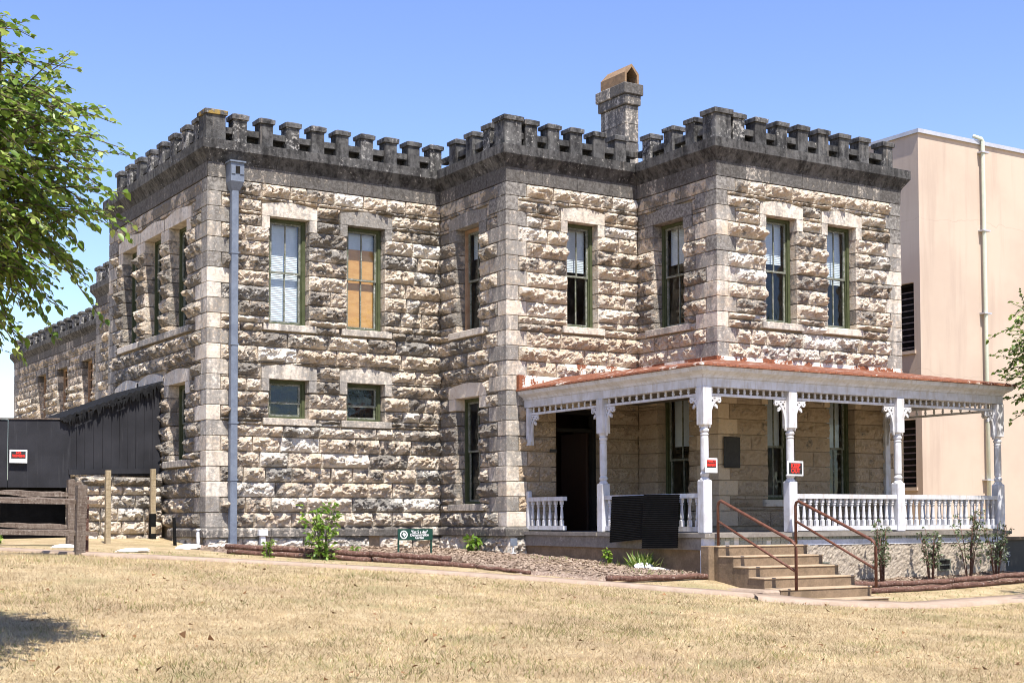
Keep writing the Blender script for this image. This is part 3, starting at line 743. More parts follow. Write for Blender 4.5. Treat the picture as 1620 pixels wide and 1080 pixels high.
# entrance under the porch
D = DBF[0]; mb = MB()
for a, b, c, d in ((D[0], D[0]+.09, -.12, 2.3), (D[1]-.09, D[1], -.12, 2.3), (D[0]+.09, D[1]-.09, 2.2, 2.3), (D[0]+.09, D[1]-.09, 1.86, 1.93)): mb.box(fB(a, c, -.30), fB(b, d, -.2))
dr = mb.build('doorway', M['black'], B0)
mb = MB(); mb.box((D[1]-.14, YB+.32, -.1), (D[1]-.09, YB+1.2, 1.86)); dl = mb.build('door', M['doorwood'], dr)
mb = MB(); mb.box((D[0]+.10, YB+1.5, -.1), (D[0]+1.4, YB+1.56, 2.3)); mb.build('inner_partition', M['doorwood'], dr)
mb = MB(); mb.box((D[0]+.20, YB+1.44, 1.30), (D[0]+.60, YB+1.48, 1.70)); mb.build('notice', M['paper'], dr)
mb = MB(); mb.prism([(5.86, 2.305), (7.24, 2.305), (7.24, 2.58), (5.86, 2.58)], fB, -.24, .02, (.6, 0, 0)); mb.build('lintel', M['dressed'], dr)
# foundation vents
for fr, h in ((fA, VENT[0]), (sB, VENT2[0])):
    mb = MB(); mb.box(fr(h[0], -.62, -.12), fr(h[1], -.14, -.09)); v_ = mb.build('vent', M['black'], B0)
    mb = MB()
    for k in range(1, 5):
        x = h[0]+(h[1]-h[0])*k/5; mb.box(fr(x-.005, -.62, -.075), fr(x+.005, -.14, -.065))
        z = -.6+.46*k/5; mb.box(fr(h[0], z-.005, -.064), fr(h[1], z+.005, -.055))
    mb.build('grille', M['sash'], v_)
# chimney
cx0, cx1, cy0, cy1 = 9.62, 10.09, .05, 1.12
CH = MB()
for k, (z0, z1) in enumerate(((7.0, 7.45), (7.45, 7.85), (7.85, 8.2), (8.2, 8.55), (8.55, 8.95), (8.95, 9.376))):
    j = random.uniform(-.012, .012); CH.box((cx0+.05+j, cy0+.06+j, z0+.004), (cx1-.05+j, cy1-.06, z1-.004), (.1, .5+r()*.3, .3), .012)
ch = CH.build('chimney', M['frieze'], B0)
for z0, z1, e in ((9.38, 9.60, -.012), (9.604, 9.85, .03)):
    for k in range(2):
        ya, yb = (cy0-e, (cy0+cy1)/2-.003) if k == 0 else ((cy0+cy1)/2+.003, cy1+e)
        mb = MB(); mb.box((cx0-e, ya, z0), (cx1+e, yb, z1), (.1, .55+r()*.3, .3), .015); mb.build('chimney_course', M['frieze'], ch)
cap = MB(); fr = lambda u, z, d: (u, cy0+.03-d, z)
xa, xb, xm = cx0+.02, cx1-.06, (cx0+cx1-.04)/2
for o in [[(xa, 9.852), (xa+.05, 9.852), (xa+.05, 10.05), (xm, 10.23), (xm, 10.30), (xa, 10.09)], [(xb-.05, 9.852), (xb, 9.852), (xb, 10.09), (xm+.001, 10.30), (xm+.001, 10.23), (xb-.05, 10.05)]]:
    cap.prism(o, fr, -.92, 0)
cap.prism([(xa+.05, 9.855), (xb-.05, 9.855), (xm, 10.21)], fr, -.9, -.55)
cap.build('chimney_hood', M['clay'], ch)
# downpipe with hopper head
dpx = .47
mb = MB(); mb.box((dpx-.075, -.19, -.30), (dpx+.06, -.06, 6.28), None, .012)
for z in (1.95, .9, 3.4, 5.1): mb.box((dpx-.085, -.2, z), (dpx+.07, -.05, z+.03))
dp_ = mb.build('downpipe', M['zinc'], B0)
mb = MB(); zt = 6.86
v = []
for z, e, y0 in ((6.27, .07, -.19), (6.43, .13, -.27), (6.78, .13, -.27)): v += [(dpx-e, y0, z), (dpx+e, y0, z), (dpx+e, -.03, z), (dpx-e, -.03, z)]
mb.add(v, [(3, 2, 1, 0), (8, 9, 10, 11)]+[(a+i, a+(i+1) % 4, a+4+(i+1) % 4, a+4+i) for a in (0, 4) for i in range(4)])
for x0, x1, z0, z1 in ((dpx-.12, dpx-.045, 6.56, 6.72), (dpx+.045, dpx+.12, 6.56, 6.72)): mb.box((x0, -.285, z0), (x1, -.272, z1))
mb.box((dpx-.155, -.30, 6.782), (dpx+.155, -.02, 6.81)); mb.build('hopper_head', M['zinc'], dp_)
mb = MB(); mb.box((dpx-.04, -.282, 6.58), (dpx+.04, -.271, 6.71)); mb.build('hopper_outlet', M['black'], dp_)

# ------------------------------------------------------------------ rear wing of the same stone
WG = thing('stone_wing', (5, 26, -.5), 'long low far wing of grey limestone with battlements behind the black shed', 'building')
WREST = MB()
sM, sD = frame_side(2.92), frame_side(5.0)
WD = [(-33.2, -31.9, 3.87, 5.9), (-30.2, -28.75, 3.87, 5.9), (-26.8, -25.4, 3.87, 5.9), (-23.2, -21.9, 3.87, 5.9)]
WMw = wall(sM, -17.6, -13.6, lambda k: (.4, .7)[k % 2], none, [], [], lambda a, z: 'S', lambda a, z: False, fl(.05), rest=WREST, res=.07, parent=WG)
WDw = wall(sD, -37.3, -17.4, lambda k: (.5, .9)[k % 2], none, WD, alltrim(WD, True), lambda a, z: 'D', lambda a, z: False, lambda a, z: .03 if z > 5 else .08, rest=WREST, res=.075, parent=WG, lo=.5, hi=1.1)
stuff(WREST.build('stonework', M['rock'], WG))
for x, yl, w2 in ((2.92, 17.6, (.4, .7)), (5.0, 37.3, (.5, .9))):
    for k in range(len(ZC)-1):
        mb = MB(); mb.box((x-.014, yl-w2[k % 2]+.005, ZC[k]+.004), (x+.5, yl+.014, ZC[k+1]-.004), tint('D'), .008); mb.build('quoin', M['dressed'], WMw if x < 3 else WDw)
for path in ([(4.9, 17.6), (2.92, 17.6), (2.92, 13.6)], [(9, 37.3), (5.0, 37.3), (5.0, 17.6)]):
    pr = WMw if path[1][0] < 3 else WDw
    sweep('frieze_stone', path, [(-.3, 6.525), (.018, 6.525), (.024, 6.797), (-.3, 6.797)], M['frieze'], 1.0, pr, lambda: (r()*.6, .5+r()*.4, 0))
    sweep('cornice_stone', path, [(-.35, 6.80), (.026, 6.80), (.055, 6.86), (.155, 7.005), (.165, 7.02), (.165, 7.195), (.13, 7.205), (-.35, 7.205)], M['cast'], 2.0, pr, lambda: (0, .25+r()*.55, r()*.5))
_b = B0
def wing_merlons(x, ys):
    for y in ys:
        mb = MB(); s = .15; mb.box((x-s, y-s*1.25, 7.203), (x+s, y+s*1.25, 7.622), (0, r()*.5, .5+r()*.8), .006); p = mb.build('merlon', M['cast'], WG)
        mb = MB(); c = .2; mb.box((x-c, y-c*1.2, 7.623), (x+c, y+c*1.2, 7.735), (0, r()*.3, r()*.7), .02); mb.build('cap', M['cast'], p)
    for a, b in zip(ys[:-1], ys[1:]):
        mb = MB(); mb.box((x-.085, a+.12, 7.40), (x+.06, b-.12, 7.52), (0, .3, .2)); mb.build('parapet_bar', M['cast'], WG)
wing_merlons(5.13, [18.2+.98*k for k in range(20)]); wing_merlons(3.05, [14.0, 14.85, 15.7, 16.55, 17.42])
mb = MB(); mb.box((5.26, 17.8, 7.1), (5.4, 37.1, 7.50), (0, .9, 0)); mb.box((3.18, 13.7, 7.1), (3.3, 17.4, 7.5), (0, .9, 0)); mb.build('parapet_backing', M['cast'], WG)
mb = MB(); mb.box((5.45, 17.7, -1.2), (12, 37.2, 7.0)); mb.box((3.35, 13.6, -1.2), (12, 17.2, 6.99)); mb.build('wing_core', M['room'], WG)
for h in WD:
    mb = MB(); u0, u1, v0, v1 = h
    for a, b, c, d in ((u0, u0+.07, v0, v1), (u1-.07, u1, v0, v1), (u0+.07, u1-.07, v1-.07, v1), (u0+.07, u1-.07, v0, v0+.07)): mb.box(sD(a, c, -.3), sD(b, d, -.22))
    for k in range(1, 3): x = u0+(u1-u0)*k/3; mb.box(sD(x-.02, v0+.07, -.29), sD(x+.02, v1-.07, -.24))
    for k in range(1, 6): z = v0+(v1-v0)*k/6; mb.box(sD(u0+.07, z-.02, -.285), sD(u1-.07, z+.02, -.245))
    W = mb.build('window', M['brownframe'], WG)
    mb = MB(); mb.add([sD(u0+.05, v0+.05, -.3), sD(u1-.05, v0+.05, -.3), sD(u1-.05, v1-.05, -.3), sD(u0+.05, v1-.05, -.3)], [(0, 1, 2, 3)]); mb.build('pane', M['glass'], W)
    lintel(sD, h, W, True, 'frieze', (.3, .6, 0)); sill(sD, h, W, True)

# ------------------------------------------------------------------ porch
PX, PYF, PXR, FZT = 5.36, -7.70, 12.28, -.05
PO = thing('porch', (8.5, -6, -.8), 'white wooden porch with turned posts, spindle frieze and rusty metal roof', 'porch')
mb = MB(); mb.box((PX-.14, YB+.0-.02, -.115), (XC-.02, YC+.02, FZT)); mb.box((PX-.14, PYF-.16, -.115), (PXR+.16, YC-.02, FZT-.001)); mb.build('floor_slab', M['slab'], PO)
mb = MB()
mb.box((PX-.10, PYF-.02, -.31), (PX+.1, YB-.05, -.12)); mb.build('floor_edge_band', M['slab'], PO)
mb = MB(); mb.box((PX-.06, PYF-.03, -1.1), (PX+.1, YB-.05, -.312)); mb.build('side_foundation', M['concrete'], PO)
mb = MB(); mb.box((7.0, PYF-.09, -.255), (PXR+.10, PYF+.1, -.165)); mb.build('white_band', M['whiteband'], PO)
mb = MB(); mb.box((PX-.10, PYF-.092, -.30), (PX+.10, PYF-.022, -.12)); mb.box((PX-.12, PYF-.10, -1.0), (PX+.02, PYF-.021, -.302)); mb.build('corner_pilaster', M['whiteband'], PO)
fm = MB(); nu, nv = 170, 24
Ux = np.linspace(7.0, PXR+.08, nu+1); Vz = np.linspace(-1.2, -.257, nv+1); UU, VV = np.meshgrid(Ux, Vz, indexing='ij')
dd = .022*(rng.random(UU.shape)-.3)+.03*fbm(UU*9, VV*9)
Pp = np.stack([UU, PYF-.06-dd, VV], -1).reshape(-1, 3); I = np.arange(len(Pp)).reshape(nu+1, nv+1)
fm.add(Pp, [tuple(int(i) for i in q) for q in np.stack([I[:-1, :-1], I[1:, :-1], I[1:, 1:], I[:-1, 1:]], -1).reshape(-1, 4)])
fm.box((7.0, PYF-.05, -1.2), (PXR+.075, PYF+.1, -.26)); fw = fm.build('front_foundation', M['stucco'], PO)
for x in (7.62, 10.55):
    mb = MB(); mb.box((x, PYF-.115, -.72), (x+.27, PYF-.09, -.56)); v_ = mb.build('vent', M['black'], fw)
    mb = MB()
    for a, b, c, d in ((x-.02, x, -.74, -.54), (x+.27, x+.29, -.74, -.54), (x, x+.27, -.56, -.54), (x, x+.27, -.74, -.72), (x, x+.27, -.65, -.635)): mb.box((a, PYF-.125, c), (b, PYF-.085, d))
    mb.build('vent_frame', M['sash'], v_)
mb = MB(); mb.box((PX+.02, PYF-.08, -.163), (PXR+.1, PYF+.1, -.117)); mb.build('tile_bed', M['lightbrick'], PO)
mb = MB(); mb.box((0, 0, 0), (.088, .014, .052), None, .004); t0 = mb.build('tile', M['tile'], PO, origin=(0, 0, 0)); 
k = 0; x = PX+.14
while x < PXR+.0:
    if random.random() > .06:
        if k == 0: t0.location = np.array((x, PYF-.095, -.168))-WL[PO.name]; k = 1
        else: copy_at(t0, (x, PYF-.095, -.168), PO)
    x += .097
# a second, deeper row of tiles between the posts at the head of the steps
for i in range(18):
    if random.random() > .12: copy_at(t0, (PX+.14+.097*i, PYF-.094, -.228), PO)
mb = MB(); mb.box((PX+.10, PYF-.078, -.30), (7.05, PYF+.1, -.165)); mb.build('tile_bed', M['lightbrick'], PO)

def post(x, y, half=False, broken=False):
    mb = MB(); s = .088
    if half:
        mb.box((x-.07, y-.075, 1.55), (x+.07, y, 2.258), None, .008); return mb.build('wall_post', M['white'], PO)
    mb.box((x-s, y-s, FZT+(.0 if not broken else .0)), (x+s, y+s, .79), None, .018)
    mb.lathe(x, y, [(.085, .785), (.07, .82), (.055, .835), (.07, .86), (.075, .885), (.06, .91), (.055, .93), (.064, .95), (.066, 1.2), (.064, 1.45), (.06, 1.49), (.068, 1.50), (.068, 1.515), (.058, 1.525), (.062, 1.54), (.074, 1.56), (.074, 1.585), (.056, 1.605), (.06, 1.63), (.085, 1.66)], 16)
    mb.box((x-s, y-s, 1.655), (x+s, y+s, 2.259), None, .008)
    return mb.build('post', M['white'], PO)
def stroke(mb, pts, wd, mapf, d0, d1):
    pts = np.array(pts, float); d = np.gradient(pts, axis=0); d /= np.linalg.norm(d, axis=1)[:, None]+1e-9; n = np.c_[-d[:, 1], d[:, 0]]
    wv = np.broadcast_to(np.asarray(wd, float), (len(pts),))[:, None]/2
    a = pts+n*wv; b = pts-n*wv
    v = []
    for p, q in zip(a, b): v += [mapf(*p, d0), mapf(*q, d0), mapf(*p, d1), mapf(*q, d1)]
    m = len(pts); f = [(0, 1, 3, 2), (4*m-4, 4*m-2, 4*m-1, 4*m-3)]
    for i in range(m-1):
        k = 4*i; f += [(k, k+4, k+5, k+1), (k+2, k+3, k+7, k+6), (k, k+2, k+6, k+4), (k+1, k+5, k+7, k+3)]
    mb.add(v, f)
def bracket(parent, x, y, dx, dy, zt=2.115):
    """scroll bracket: s runs from the post along (dx,dy), t downwards"""
    mb = MB(); tx, ty = -dy, dx
    mp = lambda s, t, d: (x+dx*s+tx*d, y+dy*s+ty*d, zt-t)
    q = np.linspace(0, 1, 14)
    stroke(mb, [(.012+.20*(1-math.cos(a*math.pi/2))**.9, .36-.33*math.sin(a*math.pi/2)) for a in q], .045, mp, -.016, .016)
    a = np.linspace(0, 4.6, 16); stroke(mb, np.c_[.075+.048*np.cos(a+2)*(1-.09*a), .075+.048*np.sin(a+2)*(1-.09*a)], .026, mp, -.017, .017)
    a = np.linspace(0, 4.4, 14); stroke(mb, np.c_[.205+.036*np.cos(a-1.2)*(1-.1*a), .06+.036*np.sin(a-1.2)*(1-.1*a)], .028, mp, -.018, .018)
    stroke(mb, [(.0, .012), (.10, .014), (.25, .012)], .024, mp, -.0155, .0155)
    stroke(mb, [(.008, .02), (.010, .2), (.012, .42), (.010, .5)], [.03, .034, .04, .02], mp, -.0165, .0165)
    stroke(mb, [(.12, .13), (.155, .155), (.17, .19)], [.05, .045, .015], mp, -.0175, .0175)
    return mb.build('bracket', M['white'], parent)
P1 = post(PX, YB-.06, half=True); P2 = post(PX, -4.98); P3 = post(PX, PYF); P4 = post(7.17, PYF); P5 = post(9.68, PYF); P6 = post(PXR, PYF); 
P7 = MB(); P7.box((PXR-.07, YC-.09, FZT), (PXR+.07, YC-.012, 2.258), None, .008); P7 = P7.build('wall_post', M['white'], PO)
s = .088
bracket(P1, PX, YB-.138, 0, -1); bracket(P2, PX, -4.98+s, 0, 1); bracket(P2, PX, -4.98-s, 0, -1); bracket(P3, PX, PYF+s, 0, 1); bracket(P3, PX+s, PYF, 1, 0)
for p_, x in ((P4, 7.17), (P5, 9.68)): bracket(p_, x-s, PYF, -1, 0); bracket(p_, x+s, PYF, 1, 0)
bracket(P6, PXR-s, PYF, -1, 0); bracket(P6, PXR, PYF+s, 0, 1); bracket(P7, PXR, YC-.092, 0, -1)
mb = MB(); mb.lathe(0, 0, [(.018, 0), (.014, .012), (.024, .03), (.026, .045), (.014, .058), (.022, .072), (.016, .088), (.017, .102)], 8); SP = mb.build('spindle', M['white'], PO, True, (0, 0, 0))
mb = MB(); zb0 = .055
mb.box((-.031, -.031, 0), (.031, .031, .10), None, .005)
mb.lathe(0, 0, [(.030, .10), (.022, .115), (.030, .13), (.033, .15), (.028, .19), (.021, .30), (.019, .34), (.03, .352), (.03, .362), (.019, .372), (.024, .385)], 8)
mb.box((-.028, -.028, .383), (.028, .028, .452), None, .004); BA = mb.build('baluster', M['white'], PO, False, (0, 0, 0))
used = {}
def copies(proto, spots, parent):
    for q in spots:
        if proto.name not in used: used[proto.name] = 1; proto.parent = parent; WL[proto.name] = np.array(q, float); proto.location = WL[proto.name]-WL[parent.name]
        else: copy_at(proto, q, parent)
def frieze(p, q, step):
    p = np.array(p, float); q = np.array(q, float); L = np.linalg.norm(q-p); d = (q-p)/L
    mb = MB(); mb.bar((*p, 2.14), (*q, 2.14), .045, .042); F = mb.build('spindle_rail', M['white'], PO)
    n = int(round(L/step)); copies(SP, [(*(p+d*L*(k+.5)/n), 2.160) for k in range(n)], F)
def balustrade(p, q, step):
    p = np.array(p, float); q = np.array(q, float); L = np.linalg.norm(q-p); d = (q-p)/L
    mb = MB(); mb.bar((*p, .546), (*q, .546), .10, .075); mb.bar((*p, .018), (*q, .018), .075, .075); Bl = mb.build('balustrade', M['white'], PO)
    n = max(1, int(round(L/step))); copies(BA, [(*(p+d*L*(k+.5)/n), .0555) for k in range(n)], Bl)
frieze((PX, YB-.14), (PX, -4.98+s), .185); frieze((PX, -4.98-s), (PX, PYF+s), .19); frieze((PX+s, PYF), (7.17-s, PYF), .137); frieze((7.17+s, PYF), (9.68-s, PYF), .14); frieze((9.68+s, PYF), (PXR-s, PYF), .142); frieze((PXR, PYF+s), (PXR, YC-.1), .21)
balustrade((PX, YB-.09), (PX, -3.78), .20); balustrade((PX, -5.07), (PX, PYF+s), .19); balustrade((7.17+s, PYF), (9.68-s, PYF), .141); balustrade((9.68+s, PYF), (PXR-s, PYF), .145); balustrade((PXR, PYF+s), (PXR, YC-.1), .2)
# broken foot plate at the corner post, newel against the wall
mb = MB(); mb.box((PX-.05, YB-.10, -.04), (PX+.05, YB-.02, .70), None, .02); mb.build('wall_newel', M['white'], PO)
EP = [(PX, YB+.0), (PX, PYF), (PXR, PYF), (PXR, YC)]
def eave(name, prof, mat, path=EP):
    ns = [seg_n(a, b) for a, b in zip(path[:-1], path[1:])]; m = len(prof)
    for i in range(3):
        st = []
        for e in (0, 1):
            v = np.array(path[i+e], float); n2 = ns[i-1] if (e == 0 and i > 0) else (ns[i+1] if (e == 1 and i < 2) else None)
            for dd, z in prof:
                q = v+ns[i]*dd+(n2*dd if n2 is not None else 0); st.append((q[0], q[1], z))
        mb = MB(); mb.add(st, [tuple(range(m)), tuple(range(m, 2*m))[::-1]]+[(j, m+j, m+(j+1) % m, (j+1) % m) for j in range(m)]); mb.build(name, mat, PO)
eave('beam', [(-.09, 2.26), (.075, 2.26), (.075, 2.40), (-.09, 2.40)], M['white'])
eave('crown_moulding', [(-.09, 2.402), (.09, 2.402), (.10, 2.43), (.115, 2.45), (.20, 2.50), (.215, 2.53), (.225, 2.565), (-.09, 2.565)], M['white'])
eave('roof_edge', [(-.09, 2.567), (.235, 2.567), (.262, 2.572), (.255, 2.60), (.21, 2.618), (-.09, 2.66)], M['rustedge'])
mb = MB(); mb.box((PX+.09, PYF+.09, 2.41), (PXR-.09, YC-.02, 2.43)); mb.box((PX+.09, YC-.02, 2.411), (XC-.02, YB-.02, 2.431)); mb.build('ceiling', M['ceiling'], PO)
o = .2; mb = MB()
v = [(PX-o, YB-.01, 2.62), (PX-o, PYF-o, 2.62), (PXR+o, PYF-o, 2.62), (PXR+o, YC-.01, 2.62), (XR-.05, YC-.01, 3.10), (XC-.02, YC-.01, 3.10), (XC-.02, YB-.01, 3.12), (XB+1.3, YB-.01, 2.9)]
v += [(a, b, c-.03) for a, b, c in v]
mb.add(v, [(1, 2, 5), (2, 4, 5), (2, 3, 4), (0, 1, 7), (1, 5, 7), (5, 6, 7)]); mb.build('roof', M['rustedge'], PO)
mb = MB(); mb.box((XC-.03, YC-.045, 3.04), (XR-.04, YC-.014, 3.17)); mb.box((XC-.06, YB-.02, 3.045), (XC-.014, YC-.04, 3.17)); mb.build('roof_flashing', M['rust'], PO)
fB_ = frame_front(YB)
mb = MB(); mb.prism([(6.17, 2.82), (7.98, 2.95), (7.98, 3.10), (7.4, 3.15), (6.17, 3.135)], fB_, .02, .085); mb.build('roof_flashing', M['rust'], PO)
mb = MB(); mb.prism([(5.11, 2.60), (6.22, 2.66), (6.22, 2.86), (5.11, 2.875)], fB_, .02, .10); mb.build('roof_flashing', M['rust'], PO)

# steps
ST = thing('concrete_steps', (6.2, -9, -1.1), 'six worn tan concrete steps leading up to the porch', 'steps')
for k in range(6):
    yn = -8.09-.345*k; z = -.237-.153*k
    mb = MB(); mb.box((5.30, yn, -1.35), (7.16, PYF-.10 if k == 0 else yn+.36, z-.026), None, .006); sp = mb.build('step', M['concrete'], ST)
    mb = MB(); mb.box((5.29, yn-.012, z-.0255), (7.17, PYF-.10 if k == 0 else yn+.344, z), None, .008); mb.build('tread', M['tread'], sp)
mb = MB(); mb.box((5.18, -8.0, -1.3), (5.298, PYF-.1, -.24), None, .01); mb.build('side_cheek', M['concrete'], ST)
mb = MB(); mb.box((4.95, -9.5, -1.3), (5.288, -8.6, -.86), None, .03); mb.box((5.0, -9.9, -1.3), (5.286, -9.51, -.965), None, .03); mb.build('side_footing', M['path'], ST)
def rail(x, label):
    y0, z0 = -7.93, -.24; yb, zb_ = -9.66, -.86
    top0, top1 = z0+.70, zb_+.70
    H = thing('handrail', (x, (y0+yb)/2, z0-.6), label, 'handrail', 'pipe handrails on the steps')
    arc = [(x, y0, z0), (x, y0, top0-.08), (x, y0-.02, top0-.02), (x, y0-.07, top0)]
    e1 = [(x, yb+.09, top1+.02), (x, yb+.03, top1-.02), (x, yb, top1-.09), (x, yb, zb_)]
    mb = MB(); mb.tube(arc+e1, .024, 10); mb.build('top_rail', M['rail'], H, True)
    mb = MB(); mb.tube([(x, y0, z0+.38), (x, yb, zb_+.27)], .020, 8); mb.build('mid_rail', M['rail'], H, True)
rail(5.43, 'rusty brown pipe handrail on the left of the steps, below the corner post')
rail(7.06, 'rusty brown pipe handrail on the right of the steps, beside the balustrade')

# black corrugated panels leaning against the porch side
def corr_panel(y0, y1, zb0_, zb1_, zt0, zt1, x, label):
    mb = MB(); n = 26; v = []; f = []
    for i in range(2*n+1):
        t = i/(2*n); dx = .006*(1 if i % 2 else -1)
        v += [(x+dx+.05*t, y0, zb0_+(zt0-zb0_)*t), (x+dx+.05*t, y1, zb1_+(zt1-zb1_)*t)]
    for i in range(2*n): f.append((2*i, 2*i+1, 2*i+3, 2*i+2))
    m = len(v); v2 = v+[(a+.02, b, c) for a, b, c in v]; f += [(a+m, b+m, c+m, d+m)[::-1] for a, b, c, d in f[:2*n]]
    mb.add(v2, f); o = mb.build('corrugated_panel', M['panelblack'], None); tag(o, label, 'panel', 'black panels leaning on the porch')
corr_panel(-5.56, -6.50, -.22, -.15, .56, .565, 5.06, 'black corrugated panel with slanted lower edge leaning beside the middle porch post')
corr_panel(-6.49, -7.40, -.30, -.28, .575, .57, 5.03, 'black corrugated panel leaning beside the porch corner post, reaching lower')

# ------------------------------------------------------------------ signs
def text_mesh(body, size, sx=1.0, align='CENTER', bold=.0):
    cu = bpy.data.curves.new('lettering', 'FONT'); cu.body = body; cu.size = size; cu.align_x = align; cu.align_y = 'CENTER'; cu.extrude = .0012; cu.offset = bold; cu.space_line = .9
    ob = bpy.data.objects.new('lettering', cu); COL.objects.link(ob)
    bpy.context.view_layer.update()
    me = bpy.data.meshes.new_from_object(ob.evaluated_get(bpy.context.evaluated_depsgraph_get()))
    bpy.data.objects.remove(ob); bpy.data.curves.remove(cu)
    return me
def lettering(body, size, centre, parent, mat, yawz=0.0, sx=1.0, bold=.0):
    me = text_mesh(body, size, bold=bold); me.materials.clear(); me.materials.append(mat)
    o = link('lettering', me, centre, parent); o.rotation_euler = (math.pi/2, 0, yawz); o.scale = (sx, 1, 1)
    return o
def warn_sign(x0, x1, z0, z1, y, label, kind):
    cx, cz = (x0+x1)/2, (z0+z1)/2; W, H = x1-x0, z1-z0
    T = thing('warning_sign', (cx, y, z0), label, 'sign', 'red and black warning signs')
    mb = MB(); mb.box((x0, y, z0), (x1, y+.006, z1)); mb.build('board', M['signwhite'], T)
    mb = MB(); mb.box((x0+.028, y-.003, z0+.028+(H*.22 if kind != 'keep' else 0)), (x1-.028, y-.0005, z1-.028)); mb.build('black_field', M['signblack'], T)
    if kind == 'keep':
        lettering('KEEP', H*.42, (cx, y-.005, cz+H*.17), T, M['signred'], 0, .92, .004); lettering('OUT', H*.42, (cx, y-.005, cz-H*.17), T, M['signred'], 0, .92, .004)
    elif kind == 'private':
        lettering('PRIVATE', H*.25, (cx, y-.005, cz+H*.26), T, M['signred'], 0, .78, .003); lettering('PROPERTY', H*.25, (cx, y-.005, cz+H*.02), T, M['signred'], 0, .68, .003)
    else:
        lettering('NO', H*.24, (cx, y-.005, cz+H*.26), T, M['signred'], 0, 1, .003); lettering('TRESPASSING', H*.25, (cx, y-.005, cz+H*.03), T, M['signred'], 0, .62, .004)
    return T
warn_sign(6.99, 7.335, .875, 1.115, PYF-.13, 'KEEP OUT sign in red letters on the post right of the steps', 'keep')
warn_sign(5.27, 5.51, .90, 1.13, PYF-.13, 'red PRIVATE PROPERTY sign on the porch corner post', 'private')
warn_sign(-2.95, -2.63, 1.255, 1.50, 2.40, 'red NO TRESPASSING sign on the black boarding at far left', 'no')
# plaque and number plate on the wall
mb = MB(); mb.box((8.05, YC-.075, 1.11), (8.44, YC-.045, 1.68), None, .012); pl = mb.build('board', M['bronze'])
tag(pl, 'dark bronze plaque on the stone wall under the porch', 'plaque'); pl.name = 'plaque'; WL['plaque'] = WL['board']
mb = MB()
for k in range(9): mb.box((8.10, YC-.079, 1.60-.05*k), (8.39-.04*(k % 3), YC-.0755, 1.615-.05*k))
mb.build('raised_lettering', M['bronze'], pl)
mb = MB(); mb.box((5.83, YB-.07, 1.44), (5.985, YB-.05, 1.50)); o = mb.build('number_plate', M['signblack']); tag(o, 'small black plate beside the entrance doorway', 'plate')
# garden sign on two posts
SY = -2.55
GS = thing('garden_sign', (2.97, SY, -.46), 'dark green garden sign with white lettering on two thin posts', 'sign')
mb = MB(); mb.box((2.62, SY, -.19), (3.32, SY+.012, .012)); mb.build('board', M['signgreen'], GS)
for x in (2.64, 3.30): mb = MB(); mb.box((x-.014, SY+.013, -.62), (x+.014, SY+.035, -.01)); mb.build('leg', M['signgreen'], GS)
for t, z, sz in (('"Eat 5 a day"', -.045, .072), ('Demonstration', -.098, .066), ('Garden', -.148, .062)): lettering(t, sz, (3.05, SY-.004, z), GS, M['signwhite'], 0, .92, .001)
mb = MB(); a = np.arange(20)/20*2*math.pi; fr = frame_front(SY); cx, cz = 2.735, -.09
outer = np.c_[cx+.075*np.cos(a), cz+.075*np.sin(a)]; inner = np.c_[cx+.056*np.cos(a), cz+.056*np.sin(a)]
v = [fr(u, z, d) for d in (.001, .004) for u, z in np.r_[outer, inner]]
f = [(40+i, 40+(i+1) % 20, 60+(i+1) % 20, 60+i) for i in range(20)]+[(i, (i+1) % 20, 40+(i+1) % 20, 40+i) for i in range(20)]
mb.add(v, f)
mb.prism([(cx-.04, cz+.0), (cx-.012, cz-.006), (cx+.006, cz-.035), (cx+.016, cz-.045), (cx+.02, cz-.02), (cx+.042, cz-.002), (cx+.04, cz+.02), (cx+.01, cz+.024), (cx+.008, cz+.042), (cx-.012, cz+.042), (cx-.012, cz+.006), (cx-.04, cz+.008)], fr, .001, .004)
mb.build('emblem', M['signwhite'], GS)
# dark board with pale letters beyond the porch end
DB = thing('dark_board', (13.6, -7.0, -.86), 'dark board with pale letters in the shade past the porch end', 'sign')
mb = MB(); mb.box((12.55, -6.98, -.9), (14.6, -6.93, -.25)); mb.build('board', M['signblack'], DB)
lettering('ES', .13, (13.42, -6.985, -.52), DB, M['coping'], 0, 1); lettering('T', .13, (13.42, -6.985, -.70), DB, M['coping'], 0, 1)
mb = MB(); mb.box((12.5, -7.05, -.248), (14.8, -6.7, -.19)); mb.build('shelf', M['concrete'], DB)

